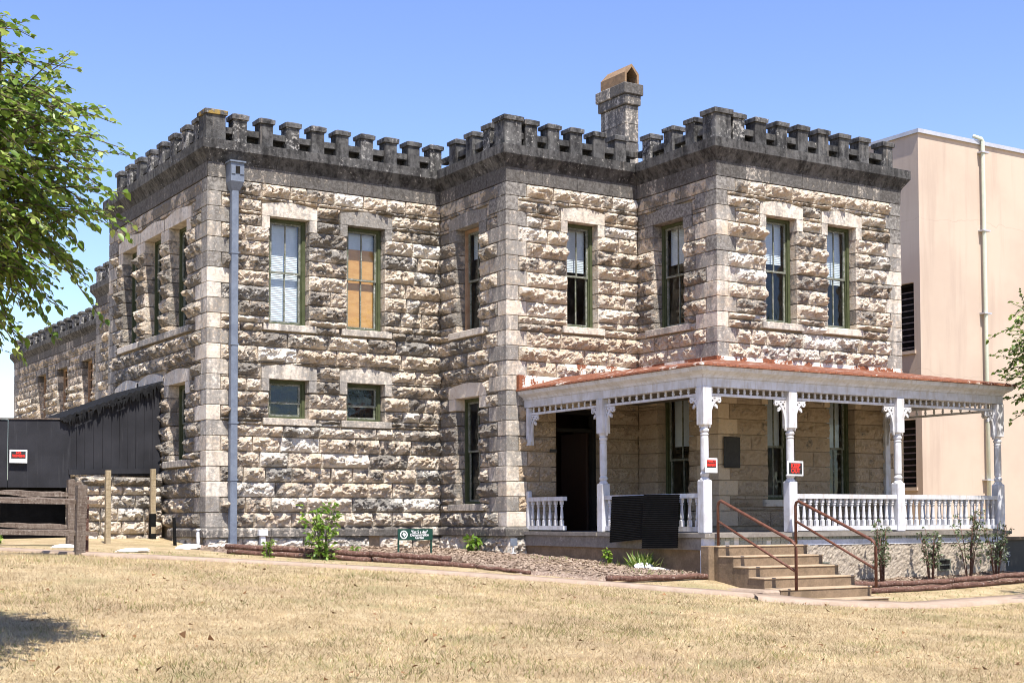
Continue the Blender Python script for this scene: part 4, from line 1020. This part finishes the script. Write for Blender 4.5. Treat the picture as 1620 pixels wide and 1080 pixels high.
# ------------------------------------------------------------------ pink building behind
PK = thing('pink_building', (24, 3, -1), 'tall plain pink stucco building behind the right end', 'building')
KX, KY, KT = 17.78, -1.0, 9.62
mb = MB(); mb.box((KX, KY, -1.5), (KX+16, KY+.15, KT)); 
fk = frame_side(KX); wins = [(-1.6, .80, 4.28, 5.96), (-1.6, .80, .92, 2.58)]
for a, b, c, d in cells(-12.0, -KY-.151, -1.5, KT-.001, wins): mb.box(fk(a, c, 0), fk(b, d, -.3))
mb.box((KX+.3, KY+.16, 8.9), (KX+16, 12, 9.0)); mb.build('wall', M['pink'], PK)
mb = MB(); mb.box((KX-.05, KY-.06, KT+.002), (KX+16, KY+.45, KT+.10)); mb.box((KX-.05, KY+.452, KT+.002), (KX+.42, 12, KT+.098)); mb.build('coping', M['coping'], PK)
for h in wins:
    mb = MB()
    for a, b, c, d in ((h[0], h[0]+.06, h[2], h[3]), (h[1]-.06, h[1], h[2], h[3]), (h[0], h[1], h[3]-.06, h[3]), (h[0], h[1], h[2], h[2]+.06)): mb.box(fk(a, c, -.2), fk(b, d, -.1))
    W = mb.build('window', M['black'], PK)
    n = 10
    for k in range(n):
        z = h[2]+.08+(h[3]-h[2]-.16)*k/n; mb = MB(); mb.add([fk(h[0]+.06, z, -.10), fk(h[1]-.06, z, -.10), fk(h[1]-.06, z+.035, -.14), fk(h[0]+.06, z+.035, -.14)], [(0, 1, 2, 3)]); mb.build('louvre', M['brownframe'], W)
    mb = MB(); mb.box(fk(h[0]-.05, h[2]-.08, -.1), fk(h[1]+.05, h[2]-.003, .05)); mb.build('sill', M['pink'], W)
    mb = MB(); mb.box(fk(h[0], h[2], -.32), fk(h[1], h[3], -.31)); mb.build('dark_backing', M['black'], W)
mb = MB(); mb.tube([(20.06, KY-.10, -1.3), (20.05, KY-.10, 5), (20.03, KY-.10, 9.70), (20.0, KY-.09, 9.76), (19.75, KY-.05, 9.80)], .05, 10); dpk = mb.build('drain_pipe', M['pipegreen'], PK, True)
for z in (1.1, 3.4, 5.3, 7.4, 9.4): mb = MB(); mb.box((19.93, KY-.17, z), (20.2, KY-.002, z+.035)); mb.build('pipe_clamp', M['coping'], dpk)

# ------------------------------------------------------------------ black lean-to, boarding, low stone wall, fences
SHY = 2.5
SD = thing('black_shed', (-.9, 3, .9), 'black painted lean-to shed with ragged tar paper roof edge against the stone wall', 'shed')
x = -1.86; 
while x < -.06:
    x1 = min(x+.165+random.uniform(-.01, .01), -.03)
    tz = lambda q: 2.10+(q+1.92)*(2.84-2.10)/1.9
    j = random.uniform(0, .008); fr = frame_front(SHY)
    mb = MB(); mb.prism([(x+.003, 1.05), (x1-.003, 1.05), (x1-.003, tz(x1)), (x+.003, tz(x))], fr, -.025, j); mb.build('plank', M['blackboard'], SD); x = x1
mb = MB(); mb.bar((-1.84, SHY-.03, 1.10), (-.04, SHY-.03, 1.15), .05, .10); mb.build('bottom_rail', M['blackboard'], SD)
mb = MB(); n = 60; v = []; f = []
for i in range(n+1):
    t = i/n; xx = -2.02+1.98*t; zz = 2.10+.79*t+.018*math.sin(i*1.6)
    rag = .05+.10*max(0, fbm(np.array(i*.45), np.array(3.1), 2)-.42)*4
    v += [(xx, SHY-.10, zz-rag*random.uniform(.3, 1)), (xx, SHY-.09, zz+.02), (xx, SHY+3.4, zz+.02), (xx, SHY-.07, zz-.03), (xx, SHY+3.4, zz-.03)]
for i in range(n):
    k = 5*i; f += [(k, k+5, k+6, k+1), (k+1, k+6, k+7, k+2), (k+3, k+4, k+9, k+8)]
mb.add(v, f)
for i in range(70):
    t = random.random(); xx = -1.9+1.85*t; zz = 2.09+.76*t; L = random.uniform(.04, .20)*(1.6 if t > .8 else 1); wd = random.uniform(.02, .07)
    mb.add([(xx, SHY-.105, zz), (xx+wd, SHY-.105, zz+.02), (xx+wd*random.uniform(.3, .9), SHY-.10+random.uniform(-.03, .03), zz-L)], [(0, 1, 2)])
mb.build('roof', M['tar'], SD)
mb = MB(); mb.box((-1.85, SHY+.05, 1.0), (-1.8, SHY+3.3, 2.1)); mb.build('end_boarding', M['blackboard'], SD)
BB = thing('black_boarding', (-4, 2.5, -.2), 'flat black painted boarding left of the shed', 'fence')
for k, (a, b) in enumerate(((-2.96, -1.80), (-4.17, -2.965), (-5.4, -4.175), (-6.6, -5.405))):
    mb = MB(); mb.box((a+.002, SHY-.02+.003*(k % 2), .80), (b-.002, SHY+.01, 2.10-.028*(k+.3))); mb.build('board', M['blackboard'], BB)
mb = MB(); mb.box((-6.6, SHY-.05, 2.085-.10), (-1.83, SHY+.03, 2.085-.08)); 
mb = MB(); mb.bar((-6.6, SHY-.005, 1.985), (-1.85, SHY-.005, 2.115), .07, .025); mb.build('top_cap', M['greywood'], BB)
mb = MB(); mb.box((-6.6, SHY+.5, -.3), (-1.75, SHY+.55, .95)); mb.box((-1.74, SHY-.3, -.3), (-1.70, SHY+.5, .85)); mb.build('recessed_board', M['panelblack'], BB)
LW = thing('low_stone_wall', (-.8, 2.3, -.2), 'low rock-faced stone wall below the black shed', 'wall')
LY = 2.36; fr = frame_front(LY); zz = [-.35, -.10, .16, .42, .66, .84]
mb = MB(); mb.box((-1.66, LY+.03, -.5), (-.03, LY+.5, .9)); mb.build('wall_core', M['mortar'], LW)
for k in range(5):
    x = -1.68
    while x < -.08:
        x1 = x+random.uniform(.32, .62)
        if x1 > -.3: x1 = -.04
        mb = MB(); t = tint('A'); rock(mb, fr, x, x1, zz[k], zz[k+1], .07, col=(t[0], t[1]*.7, .3+t[2]*.6)); mb.build('stone', M['rock'], LW); x = x1
for a, b in ((-1.72, -1.02), (-1.015, -.02)):
    mb = MB(); rock(mb, fr, a, b, .845, 1.02, .10, depth=.5, col=(.3, .9, 0)); mb.build('coping_stone', M['rock'], LW)
def wood_post(mb, x, y, z0, z1, wx=.06, lean=(0, 0)):
    v = []; f = []
    for i, z in enumerate(np.linspace(z0, z1, 5)):
        t = i/4; cx, cy = x+lean[0]*t, y+lean[1]*t; e = [wx*random.uniform(.85, 1.1) for _ in range(4)]
        v += [(cx-e[0], cy-e[1], z), (cx+e[2], cy-e[1], z), (cx+e[2], cy+e[3], z+(random.uniform(-.02, .02) if i == 4 else 0)), (cx-e[0], cy+e[3], z)]
        if i: k = 4*i; f += [(k-4+j, k-4+(j+1) % 4, k+(j+1) % 4, k+j) for j in range(4)]
    f += [(3, 2, 1, 0), (16, 17, 18, 19)]; mb.add(v, f)
def split_rail(mb, p, q, h=.06, wd=.05):
    p = np.array(p, float); q = np.array(q, float); n = 7; v = []; f = []
    for i in range(n+1):
        t = i/n; c = p+(q-p)*t+np.array([0, 0, .004*math.sin(i*1.3+p[2]*9)]); tp = .55 if i in (0, n) else random.uniform(.85, 1.12)
        v += [(c[0], c[1]-wd*tp, c[2]-h*.6*tp), (c[0], c[1]+wd*tp, c[2]-h*.5*tp), (c[0], c[1]+wd*.5*tp, c[2]+h*tp), (c[0], c[1]-wd*.8*tp, c[2]+h*.7*tp)]
        if i: k = 4*i; f += [(k-4+j, k-4+(j+1) % 4, k+(j+1) % 4, k+j)[::-1] for j in range(4)]
    f += [(0, 1, 2, 3), (4*n+3, 4*n+2, 4*n+1, 4*n)]; mb.add(v, f)
FE = thing('split_rail_fence', (-3.8, -2.95, -.35), 'front split-rail fence with a stout end post by the path', 'fence')
for x, w_, l_ in ((-3.11, .075, (.03, 0)), (-6.3, .075, (0, 0))): mb = MB(); wood_post(mb, x, -3.0, -.6, .72, w_, l_); mb.build('post', M['greywood'], FE)
mb = MB(); wood_post(mb, -2.98, -2.82, -.6, .55, .055, (0, .02)); mb.build('post', M['log'], FE)
for z0, z1 in ((.50, .455), (.03, -.03)): mb = MB(); split_rail(mb, (-6.4, -2.95, z0+.03), (-2.82, -2.95, z1)); mb.build('rail', M['greywood'], FE)
FB = thing('split_rail_fence', (-3.2, -.2, -.25), 'rear split-rail fence in front of the black boarding', 'fence')
for x in (-3.76, -2.50, -2.36): mb = MB(); wood_post(mb, x, -.2+.12*(x > -2.4), -.5, .88-.04*(x > -2.4), .065); mb.build('post', M['greywood'], FB)
for z0, z1 in ((.65, .61), (.10, .06)): mb = MB(); split_rail(mb, (-3.72, -.2, z0), (-2.5, -.2, z1)); mb.build('rail', M['greywood'], FB)
mb = MB(); split_rail(mb, (-3.70, -.27, .64), (-2.72, -.27, .53), .02, .03); mb.build('rail', M['greywood'], FB)
for x, y, zt, nm, lb in ((-1.60, .70, 1.085, 'wooden_post', 'yellowish square wooden post standing in front of the low stone wall'), (-.335, 2.05, 1.17, 'wooden_post', 'wooden post with black painted foot close to the shed corner')):
    T = thing(nm, (x, y, gz(x, y)), lb, 'post'); mb = MB(); wood_post(mb, x, y, gz(x, y)-.2, zt, .048); mb.build('shaft', M['brownwood'], T)
    if x > -1: mb = MB(); wood_post(mb, x, y, gz(x, y)-.2, .30, .054); mb.build('painted_foot', M['panelblack'], T)
mb = MB(); wood_post(mb, -.42, .45, -.45, .22, .025, (-.03, 0)); o = mb.build('metal_stake', M['panelblack']); tag(o, 'thin dark stake beside the building corner', 'stake')
mb = MB(); mb.tube([(-.10, .12, -.4), (-.10, .12, -.02)], .035, 10); mb.tube([(-.10, .12, -.02), (-.10, .12, .015)], .045, 10); o = mb.build('vent_pipe', M['plasticwhite'], None, True); tag(o, 'short white capped pipe at the building corner', 'pipe')

# small things by the wall
def stake_meter(x, y, label):
    T = thing('meter_stake', (x, y, gz(x, y)), label, 'meter'); z = float(gz(x, y))
    mb = MB(); mb.box((x-.012, y-.01, z-.1), (x+.012, y+.01, z+.22)); mb.build('stake', M['plasticwhite'], T)
    mb = MB(); mb.box((x-.075, y-.03, z+.20), (x+.075, y-.011, z+.34), None, .006); mb.build('face', M['zinc'], T)
    mb = MB(); mb.box((x-.05, y-.04, z-.02), (x+.05, y+.04, z+.08), None, .008); mb.build('foot', M['plasticwhite'], T)
stake_meter(4.80, -2.92, 'small pale plate on a stake at the foot of the middle corner')
mb = MB(); mb.box((1.0, -.17, -.4), (1.09, -.09, -.12)); mb.box((.96, -.2, -.12), (1.13, -.075, .0), None, .008); o = mb.build('outdoor_outlet', M['plasticwhite']); tag(o, 'white outlet box on the wall base near the young shrub', 'outlet box')

# landscape timbers
def timber(p, q, rr, label, lift=.0, group='landscape timbers'):
    p = np.array(p, float); q = np.array(q, float); n = 10; P = [p+(q-p)*i/n for i in range(n+1)]
    P = [(a[0], a[1], float(gz(a[0], a[1]))+lift+.008*math.sin(i*1.9)) for i, a in enumerate(P)]
    mb = MB(); mb.tube(P, [rr*random.uniform(.92, 1.06) for _ in P], 9); o = mb.build('landscape_timber', M['log'], None, True); tag(o, label, 'timber', group)
timber((-.45, -2.30), (1.22, -4.32), .043, 'lower dark timber at the left end of the planting bed edge', .035)
timber((-.47, -2.25), (1.25, -4.28), .045, 'upper dark timber at the left end of the planting bed edge', .122)
timber((1.24, -4.36), (2.40, -5.62), .043, 'lower dark timber below the garden sign', .035)
timber((1.20, -4.30), (2.15, -5.28), .047, 'upper pale-topped timber below the garden sign', .125)
timber((2.35, -5.75), (2.72, -6.72), .03, 'thin broken timber right of the garden sign timbers', .03)
timber((3.35, -7.85), (5.38, -7.95), .045, 'short weathered timber beside the foot of the steps', .06)
timber((7.3, -8.98), (9.6, -8.88), .046, 'lower timber right of the steps', .04); timber((7.28, -8.93), (9.7, -8.83), .046, 'upper timber right of the steps', .13)
timber((9.65, -8.87), (13.2, -8.62), .046, 'lower timber before the rose bushes at far right', .04); timber((9.75, -8.82), (13.2, -8.57), .046, 'upper timber before the rose bushes at far right', .13)

def boulder(x, y, sx, sy, sz, label, mat='chalk'):
    nu, nv = 14, 9; v = []; o1, o2 = random.random()*99, random.random()*99; z = float(gz(x, y)); a0 = random.random()*3
    for j in range(nv+1):
        th = math.pi*j/nv
        for i in range(nu):
            ph = 2*math.pi*i/nu; k = .72+.55*float(fbm(np.array(2.2*math.cos(ph)*math.sin(th)+o1), np.array(2.2*math.sin(ph)*math.sin(th)+2*math.cos(th)+o2), 2))
            v.append((x+sx*k*math.sin(th)*math.cos(ph+a0), y+sy*k*math.sin(th)*math.sin(ph+a0), z+sz*.35+sz*k*math.cos(th)))
    f = [(j*nu+i, (j+1)*nu+i, (j+1)*nu+(i+1) % nu, j*nu+(i+1) % nu) for j in range(nv) for i in range(nu)]
    mb = MB(); mb.add(v, f); o = mb.build('rock', M[mat]); tag(o, label, 'rock', 'loose white stones')
boulder(-.55, -.62, .24, .14, .07, 'flat white stone at the grass edge left of the building corner')
boulder(-.16, -.75, .15, .12, .06, 'low white stone against the building corner')
boulder(.13, -.72, .16, .12, .09, 'white stone at the foot of the downpipe')
boulder(-1.95, -2.0, .30, .15, .05, 'long flat white stone beside the path left of the corner')
boulder(-2.75, -.75, .22, .12, .045, 'flat white stone under the rear fence')
boulder(5.02, -6.55, .16, .20, .11, 'white stone beside the grass tuft at the porch')
boulder(4.98, -6.95, .22, .2, .07, 'flat white stone right of the grass tuft at the porch')

# ------------------------------------------------------------------ plants
def leaf_arrays(P, Dn, size, wid, cols, droop=.35):
    """diamond leaves folded along the midrib; P points, Dn directions"""
    n = len(P); up = np.tile([0, 0, 1.0], (n, 1))+rng.normal(0, .45, (n, 3))
    d = Dn/np.linalg.norm(Dn, axis=1)[:, None]; s = np.cross(d, up); s /= np.linalg.norm(s, axis=1)[:, None]+1e-9; nn = np.cross(s, d)
    sz = (size*(.7+.6*rng.random(n)))[:, None]; wv = sz*wid
    dn = np.array([0, 0, 1.0])
    q = lambda t, w_, k: P+d*sz*t+s*wv*w_+nn*wv*abs(w_)*.28-dn*sz*droop*t*t
    pts = [q(0, 0, 0), q(.28, .82, 0), q(.62, .88, 0), q(1, 0, 0), q(.62, -.88, 0), q(.28, -.82, 0), q(.5, 0, 0)]
    V = np.stack(pts, 1).reshape(-1, 3); b = (np.arange(n)*7)[:, None]
    Fc = np.concatenate([b+np.array([[i, 6, (i+1) % 6]])[:, ::-1] for i in range(6)])
    return V, Fc, np.repeat(cols, 7, axis=0)
def leaf_cols(n, a, b, hl=.15, c3=(.32, .42, .12)):
    t = rng.random(n)[:, None]; c = np.array(a)*(1-t)+np.array(b)*t; m = rng.random(n) < hl; c[m] = np.array(c3)*(.7+.5*rng.random(m.sum()))[:, None]; return c
def tree(name, label, base, lobes, ntwig, leaf, cols, cat='tree', trunk=.14):
    T = thing(name, base, label, cat); base = np.array(base, float)
    tm = MB(); c0 = np.array(lobes[0][0], float); fork = base*.5+c0*.5; fork[2] = base[2]+(c0[2]-base[2])*.45; fork[:2] = base[:2]+(c0[:2]-base[:2])*.25
    tm.tube([base-[0, 0, .3], base+(fork-base)*.5+[.06, .05, 0], fork], [trunk*1.25, trunk, trunk*.85], 10)
    P, Dn = [], []
    for c, rad, n in lobes:
        c = np.array(c, float); rad = np.array(rad, float)
        for b in range(max(5, n//26)):
            q = rng.normal(size=3); q /= np.linalg.norm(q); q[2] = q[2]*.8+.1; e = c+q*rad*.72
            mid = (fork+e)/2+rng.normal(0, .18, 3); tm.tube([fork, mid, e], [trunk*.45, trunk*.2, .012], 6)
        for k in range(n):
            q = rng.normal(size=3); q /= np.linalg.norm(q); rr = rng.random()**.45
            s0 = c+q*rad*rr*.86; out = q*np.array([1, 1, .35])+rng.normal(0, .45, 3); out /= np.linalg.norm(out); L = rng.uniform(.3, .75)
            m = int(L/leaf*2.4); t = np.linspace(.05, 1, m)[:, None]
            pts = s0+out*L*t+np.array([0, 0, -.22])*L*t**2
            tm.tube([s0, s0+out*L*.5-[0, 0, .05*L], s0+out*L-[0, 0, .22*L]], [.009, .006, .003], 4)
            sd = np.cross(out, [0, 0, 1.0]); sd /= np.linalg.norm(sd)+1e-9; sg = np.where(np.arange(m) % 2 == 0, 1, -1)[:, None]
            P.append(pts+rng.normal(0, .012, pts.shape)); Dn.append(out*.75+sd*sg*.75+rng.normal(0, .28, pts.shape))
    tm.build('trunk', M['bark'], T, True)
    P = np.concatenate(P); Dn = np.concatenate(Dn)
    V, Fc, C = leaf_arrays(P, Dn, np.full(len(P), leaf), .36, leaf_cols(len(P), *cols))
    cr = big_mesh('crown', V, Fc, M['leaf'], T, C); print(name, len(P), 'leaves')
    return T
tree('elm_tree', 'leafy green tree reaching in from the left edge', (-9.2, -13.2, float(gz(-9.2, -13.2))), [((-8.9, -13.2, 3.05), (3.2, 3.2, 1.85), 1150), ((-7.15, -13.3, 2.95), (1.2, 1.3, 1.15), 1000)], 0, .064, ((.09, .16, .02), (.19, .28, .042), .24, (.38, .46, .11)))
tree('shade_tree', 'leafy tree reaching in from the right edge beyond the porch end', (14.2, -12.2, float(gz(14.2, -12.2))), [((13.45, -9.6, 3.2), (2.2, 2.1, 2.0), 1000), ((11.3, -14.6, 5.0), (3.0, 2.4, 1.6), 420)], 0, .085, ((.07, .12, .022), (.15, .23, .04), .2, (.30, .38, .11)))

def shrub(name, label, cat, x, y, h, wd, nstem, leaf, cols, per=9, leafw=.3, droop=.3, group=None, spread=1.0, stemmat='bark', top=0.0, flowers=False):
    z = float(gz(x, y))+.02; T = thing(name, (x, y, z), label, cat, group); sm = MB(); P, Dn = [], []
    for k in range(nstem):
        a = random.uniform(0, 6.28); l = random.uniform(.75, 1.0)*h; e = np.array([x+math.cos(a)*wd*spread*random.uniform(.3, 1), y+math.sin(a)*wd*spread*random.uniform(.3, 1), z+l])
        b = np.array([x+math.cos(a)*.03, y+math.sin(a)*.03, z-.03]); mid = b*.45+e*.55; mid[:2] += [(x-mid[0])*.3, (y-mid[1])*.3]
        sm.tube([b, mid, e], [.011, .008, .004], 5)
        for t in np.linspace(top, 1, per):
            q = b*(1-t)**2+2*t*(1-t)*mid+e*t*t; m = 3
            sidelen = wd*.5*(1.1-t*.6); aa = random.uniform(0, 6.28); tip = q+np.array([math.cos(aa)*sidelen, math.sin(aa)*sidelen, sidelen*.35])
            if random.random() < .7: sm.tube([q, tip], [.004, .002], 4)
            for s_ in np.linspace(.2, 1, 6):
                P.append(q+(tip-q)*s_+rng.normal(0, .01, 3)); Dn.append((tip-q)/(sidelen+1e-6)*.6+rng.normal(0, .55, 3))
    sm.build('stem', M[stemmat], T, True); P = np.array(P); Dn = np.array(Dn)
    V, Fc, C = leaf_arrays(P, Dn, np.full(len(P), leaf), leafw, leaf_cols(len(P), *cols), droop); big_mesh('foliage', V, Fc, M['leaf'], T, C)
    return T
LG = ((.10, .20, .02), (.20, .33, .04), .25, (.36, .48, .09))
shrub('young_shrub', 'bright green young shrub growing before the left wall', 'shrub', .62, -3.72, .88, .40, 9, .085, LG, 9, .28, .25, None, .8)
shrub('weed', 'small bright green weed on the timber edge left of the young shrub', 'plant', -.12, -3.25, .24, .10, 5, .06, LG, 5)
shrub('weed', 'low green plant with pointed leaves at the foot of the middle corner', 'plant', 4.62, -1.75, .28, .16, 7, .13, LG, 4, .18)
shrub('weed', 'small weed between young shrub and garden sign', 'plant', 1.65, -2.9, .13, .12, 4, .06, LG, 4)
shrub('weed', 'small upright yellow-green weed below the middle porch post', 'plant', 5.0, -5.55, .26, .07, 3, .08, LG, 5)
shrub('weed', 'little weed in the gravel left of the front fence', 'plant', -3.62, .55, .16, .16, 5, .07, LG, 4)
RG = ((.075, .11, .05), (.15, .18, .085), .16, (.42, .46, .33))
for i, (x, y, h, wd, lb) in enumerate(((8.72, -8.22, 1.05, .26, 'leggy rose bush nearest the steps before the porch foundation'), (9.85, -8.25, .92, .24, 'second rose bush from the steps before the balustrade'), (10.75, -8.3, 1.2, .36, 'tall open rose bush third from the steps'), (11.45, -8.3, .98, .26, 'rightmost rose bush by the porch end post'))):
    shrub('rose_bush', lb, 'bush', x, y, h, wd, 9, .058, RG, 8, .3, .3, 'rose bushes along the porch', 1.0, 'log', .35)
for i, (x, y, n, h, lb) in enumerate(((5.06, -6.45, 150, .34, 'bright green grass tuft below the black panels'), (4.95, -5.95, 70, .16, 'low grass patch left of the green tuft'), (4.55, -7.1, 50, .13, 'sparse grass patch right of the flat white stone'), (4.6, -4.2, 70, .12, 'low grass patch along the porch base by the corner'))):
    z = float(gz(x, y)); P = np.c_[rng.normal(x, .07 if i == 0 else .2, n), rng.normal(y, .1 if i == 0 else .3, n), np.full(n, z)]
    Dn = np.c_[rng.normal(0, .5, (n, 2)), np.ones(n)]; V, Fc, C = leaf_arrays(P, Dn, np.full(n, h), .035, leaf_cols(n, (.09, .16, .02), (.2, .3, .05), .2, (.4, .42, .14)), .15)
    o = big_mesh('grass_tuft', V, Fc, M['leaf'], None, C); tag(o, lb, 'grass'); stuff(o)

# ------------------------------------------------------------------ lawn blades, mulch chips
def inside_path(x, y):
    pp = np.array(PATH); yy = np.interp(x, pp[:, 0], pp[:, 1]); return yy
n = 560000
X = rng.uniform(-9.5, 15, n); Y = rng.uniform(-17.8, .5, n)
edge = np.where(X < 5.9, np.interp(X, [p[0] for p in PATH], [p[1] for p in PATH])-.24, -10.72)
left_cut = (Y < edge) & ~((X > 5.2) & (X < 7.25) & (Y > -9.9))
dcam = np.hypot(X-CAM[0], Y-CAM[1]); ang = np.degrees(np.arctan2(X-CAM[0], Y-CAM[1]))-math.degrees(yaw)
keep = left_cut & (np.abs(ang) < 30) & (rng.random(n) < np.clip(13.0/dcam, 0, 1)**1.3)
X, Y = X[keep], Y[keep]
def blades(X, Y, hmin, hmax, wd, c1, c2, c3, green=.12):
    n = len(X); Z = gz(X, Y)+.03*(fbm(X*.8+50, Y*.8+50)-.5)-.006
    patch = fbm(X*.7+3, Y*.7+8, 3); hh = (hmin+(hmax-hmin)*rng.random(n))*(.6+.8*patch)
    a = rng.uniform(0, 6.28, n); lean = rng.normal(0, .75, (n, 2)); P = np.c_[X, Y, Z]; s = np.c_[np.cos(a), np.sin(a), np.zeros(n)]*wd*(.7+.6*rng.random(n))[:, None]
    tip = P+np.c_[lean*hh[:, None], hh]
    V = np.stack([P-s, P+s, tip], 1).reshape(-1, 3); Fc = np.arange(n*3).reshape(n, 3)
    t = rng.random(n)[:, None]; C = np.array(c1)*(1-t)+np.array(c2)*t
    m = rng.random(n) < (green*2.2*np.clip((patch-.38)*4, 0, 1)); C[m] = np.array(c3)*(.7+.6*rng.random(m.sum()))[:, None]
    p2 = fbm(X*1.9+31, Y*1.9+77, 3); C = C*(.70+.5*np.clip((p2-.28)*2.2, 0, 1))[:, None]
    return V, Fc, np.repeat(C, 3, axis=0)
nc = 260; cx_ = rng.uniform(-8, 12, nc); cy_ = rng.uniform(-17.5, -4, nc); okc = cy_ < np.where(cx_ < 5.9, np.interp(cx_, [p[0] for p in PATH], [p[1] for p in PATH])-.4, -10.9)
cx_, cy_ = cx_[okc], cy_[okc]; XT = np.repeat(cx_, 26)+rng.normal(0, .05, len(cx_)*26); YT = np.repeat(cy_, 26)+rng.normal(0, .05, len(cx_)*26)
VT, FT, CT = blades(XT, YT, .035, .08, .0042, (.36, .28, .13), (.62, .49, .27), (.22, .23, .08), .2)
V, Fc, C = blades(X, Y, .022, .058, .0042, (.35, .245, .13), (.68, .535, .325), (.23, .23, .075), .13)
nl = 900; XL = rng.uniform(-8, 13, nl); YL_ = rng.uniform(-17.5, -5, nl); kl = YL_ < np.where(XL < 5.9, np.interp(XL, [p[0] for p in PATH], [p[1] for p in PATH])-.4, -10.9); XL, YL_ = XL[kl], YL_[kl]
al = rng.uniform(0, 6.28, len(XL)); pl_ = np.c_[XL, YL_, gz(XL, YL_)+.045]; rl = rng.uniform(.012, .035, len(XL))[:, None]
VL = np.stack([pl_+rl*np.c_[np.cos(al+q), np.sin(al+q), rng.normal(0, .5, len(XL))] for q in (0, 2.3, 3.6)], 1).reshape(-1, 3); FL = np.arange(len(VL)).reshape(-1, 3); CL = np.repeat(np.array((.20, .11, .055))*(.5+rng.random(len(XL)))[:, None], 3, axis=0)
FT = np.concatenate([FT, FL+len(VT)]); VT = np.concatenate([VT, VL]); CT = np.concatenate([CT, CL])
Fc = np.concatenate([Fc, FT+len(V)]); V = np.concatenate([V, VT]); C = np.concatenate([C, CT])
stuff(tag(big_mesh('dry_grass', V, Fc, M['blade'], None, C), 'dry straw-coloured lawn grass', 'grass')); print('blades', len(X))
n = 26000; X = rng.uniform(-5, 14, n); Y = rng.uniform(-10.4, -.3, n)
edge = np.where(X < 5.9, np.interp(X, [p[0] for p in PATH], [p[1] for p in PATH])+.22, -10.05)
top = np.interp(X, [-5, -.5, 1.2, 2.45, 3.4, 5.2, 5.25, 7.2, 7.25, 14], [.3, -2.35, -4.5, -5.75, -8.0, -8.1, -20, -20, -9.05, -8.8]); k = (Y > edge) & (Y < top) & (rng.random(n) < .8)
V, Fc, C = blades(X[k], Y[k], .02, .05, .0045, (.36, .27, .14), (.62, .48, .27), (.13, .19, .04), .35)
stuff(tag(big_mesh('verge_grass', V, Fc, M['blade'], None, C), 'thin patchy grass between the path and the planting beds', 'grass'))
def chips(n, x0, x1, y0, y1, test):
    X = rng.uniform(x0, x1, n); Y = rng.uniform(y0, y1, n); k = test(X, Y); X, Y = X[k], Y[k]; n = len(X)
    Z = gz(X, Y)+.03+.06*fbm(X*2.5, Y*2.5); a = rng.uniform(0, 6.28, n); L = rng.uniform(.012, .045, n); wd = rng.uniform(.003, .010, n); d = np.c_[np.cos(a), np.sin(a), rng.normal(0, .25, n)]*L[:, None]; s = np.c_[-np.sin(a), np.cos(a), rng.normal(0, .4, n)]*wd[:, None]; P = np.c_[X, Y, Z]
    V = np.stack([P-d-s, P+d-s, P+d+s, P-d+s], 1).reshape(-1, 3); t = rng.random(n)[:, None]; C = np.array((.19, .135, .095))*(1-t)+np.array((.39, .305, .235))*t
    return V, np.arange(n*4).reshape(n, 4), np.repeat(C, 4, axis=0)
V, Fc, C = chips(20000, -.4, 5.25, -7.7, -.1, lambda X, Y: (Y > np.interp(X, [-.45, 1.2, 2.45, 2.7, 3.4, 5.3], [-2.2, -4.2, -5.5, -6.6, -7.6, -7.7])) & ~((X > 4.85) & (Y > YB)))
stuff(tag(big_mesh('bark_chips', V, Fc, M['chip'], None, C), 'scattered bark mulch over the left planting bed', 'mulch'))
V, Fc, C = chips(7000, 7.3, 14, -8.85, -7.8, lambda X, Y: X > 0)
stuff(tag(big_mesh('bark_chips', V, Fc, M['chip'], None, C), 'scattered bark mulch under the rose bushes', 'mulch'))
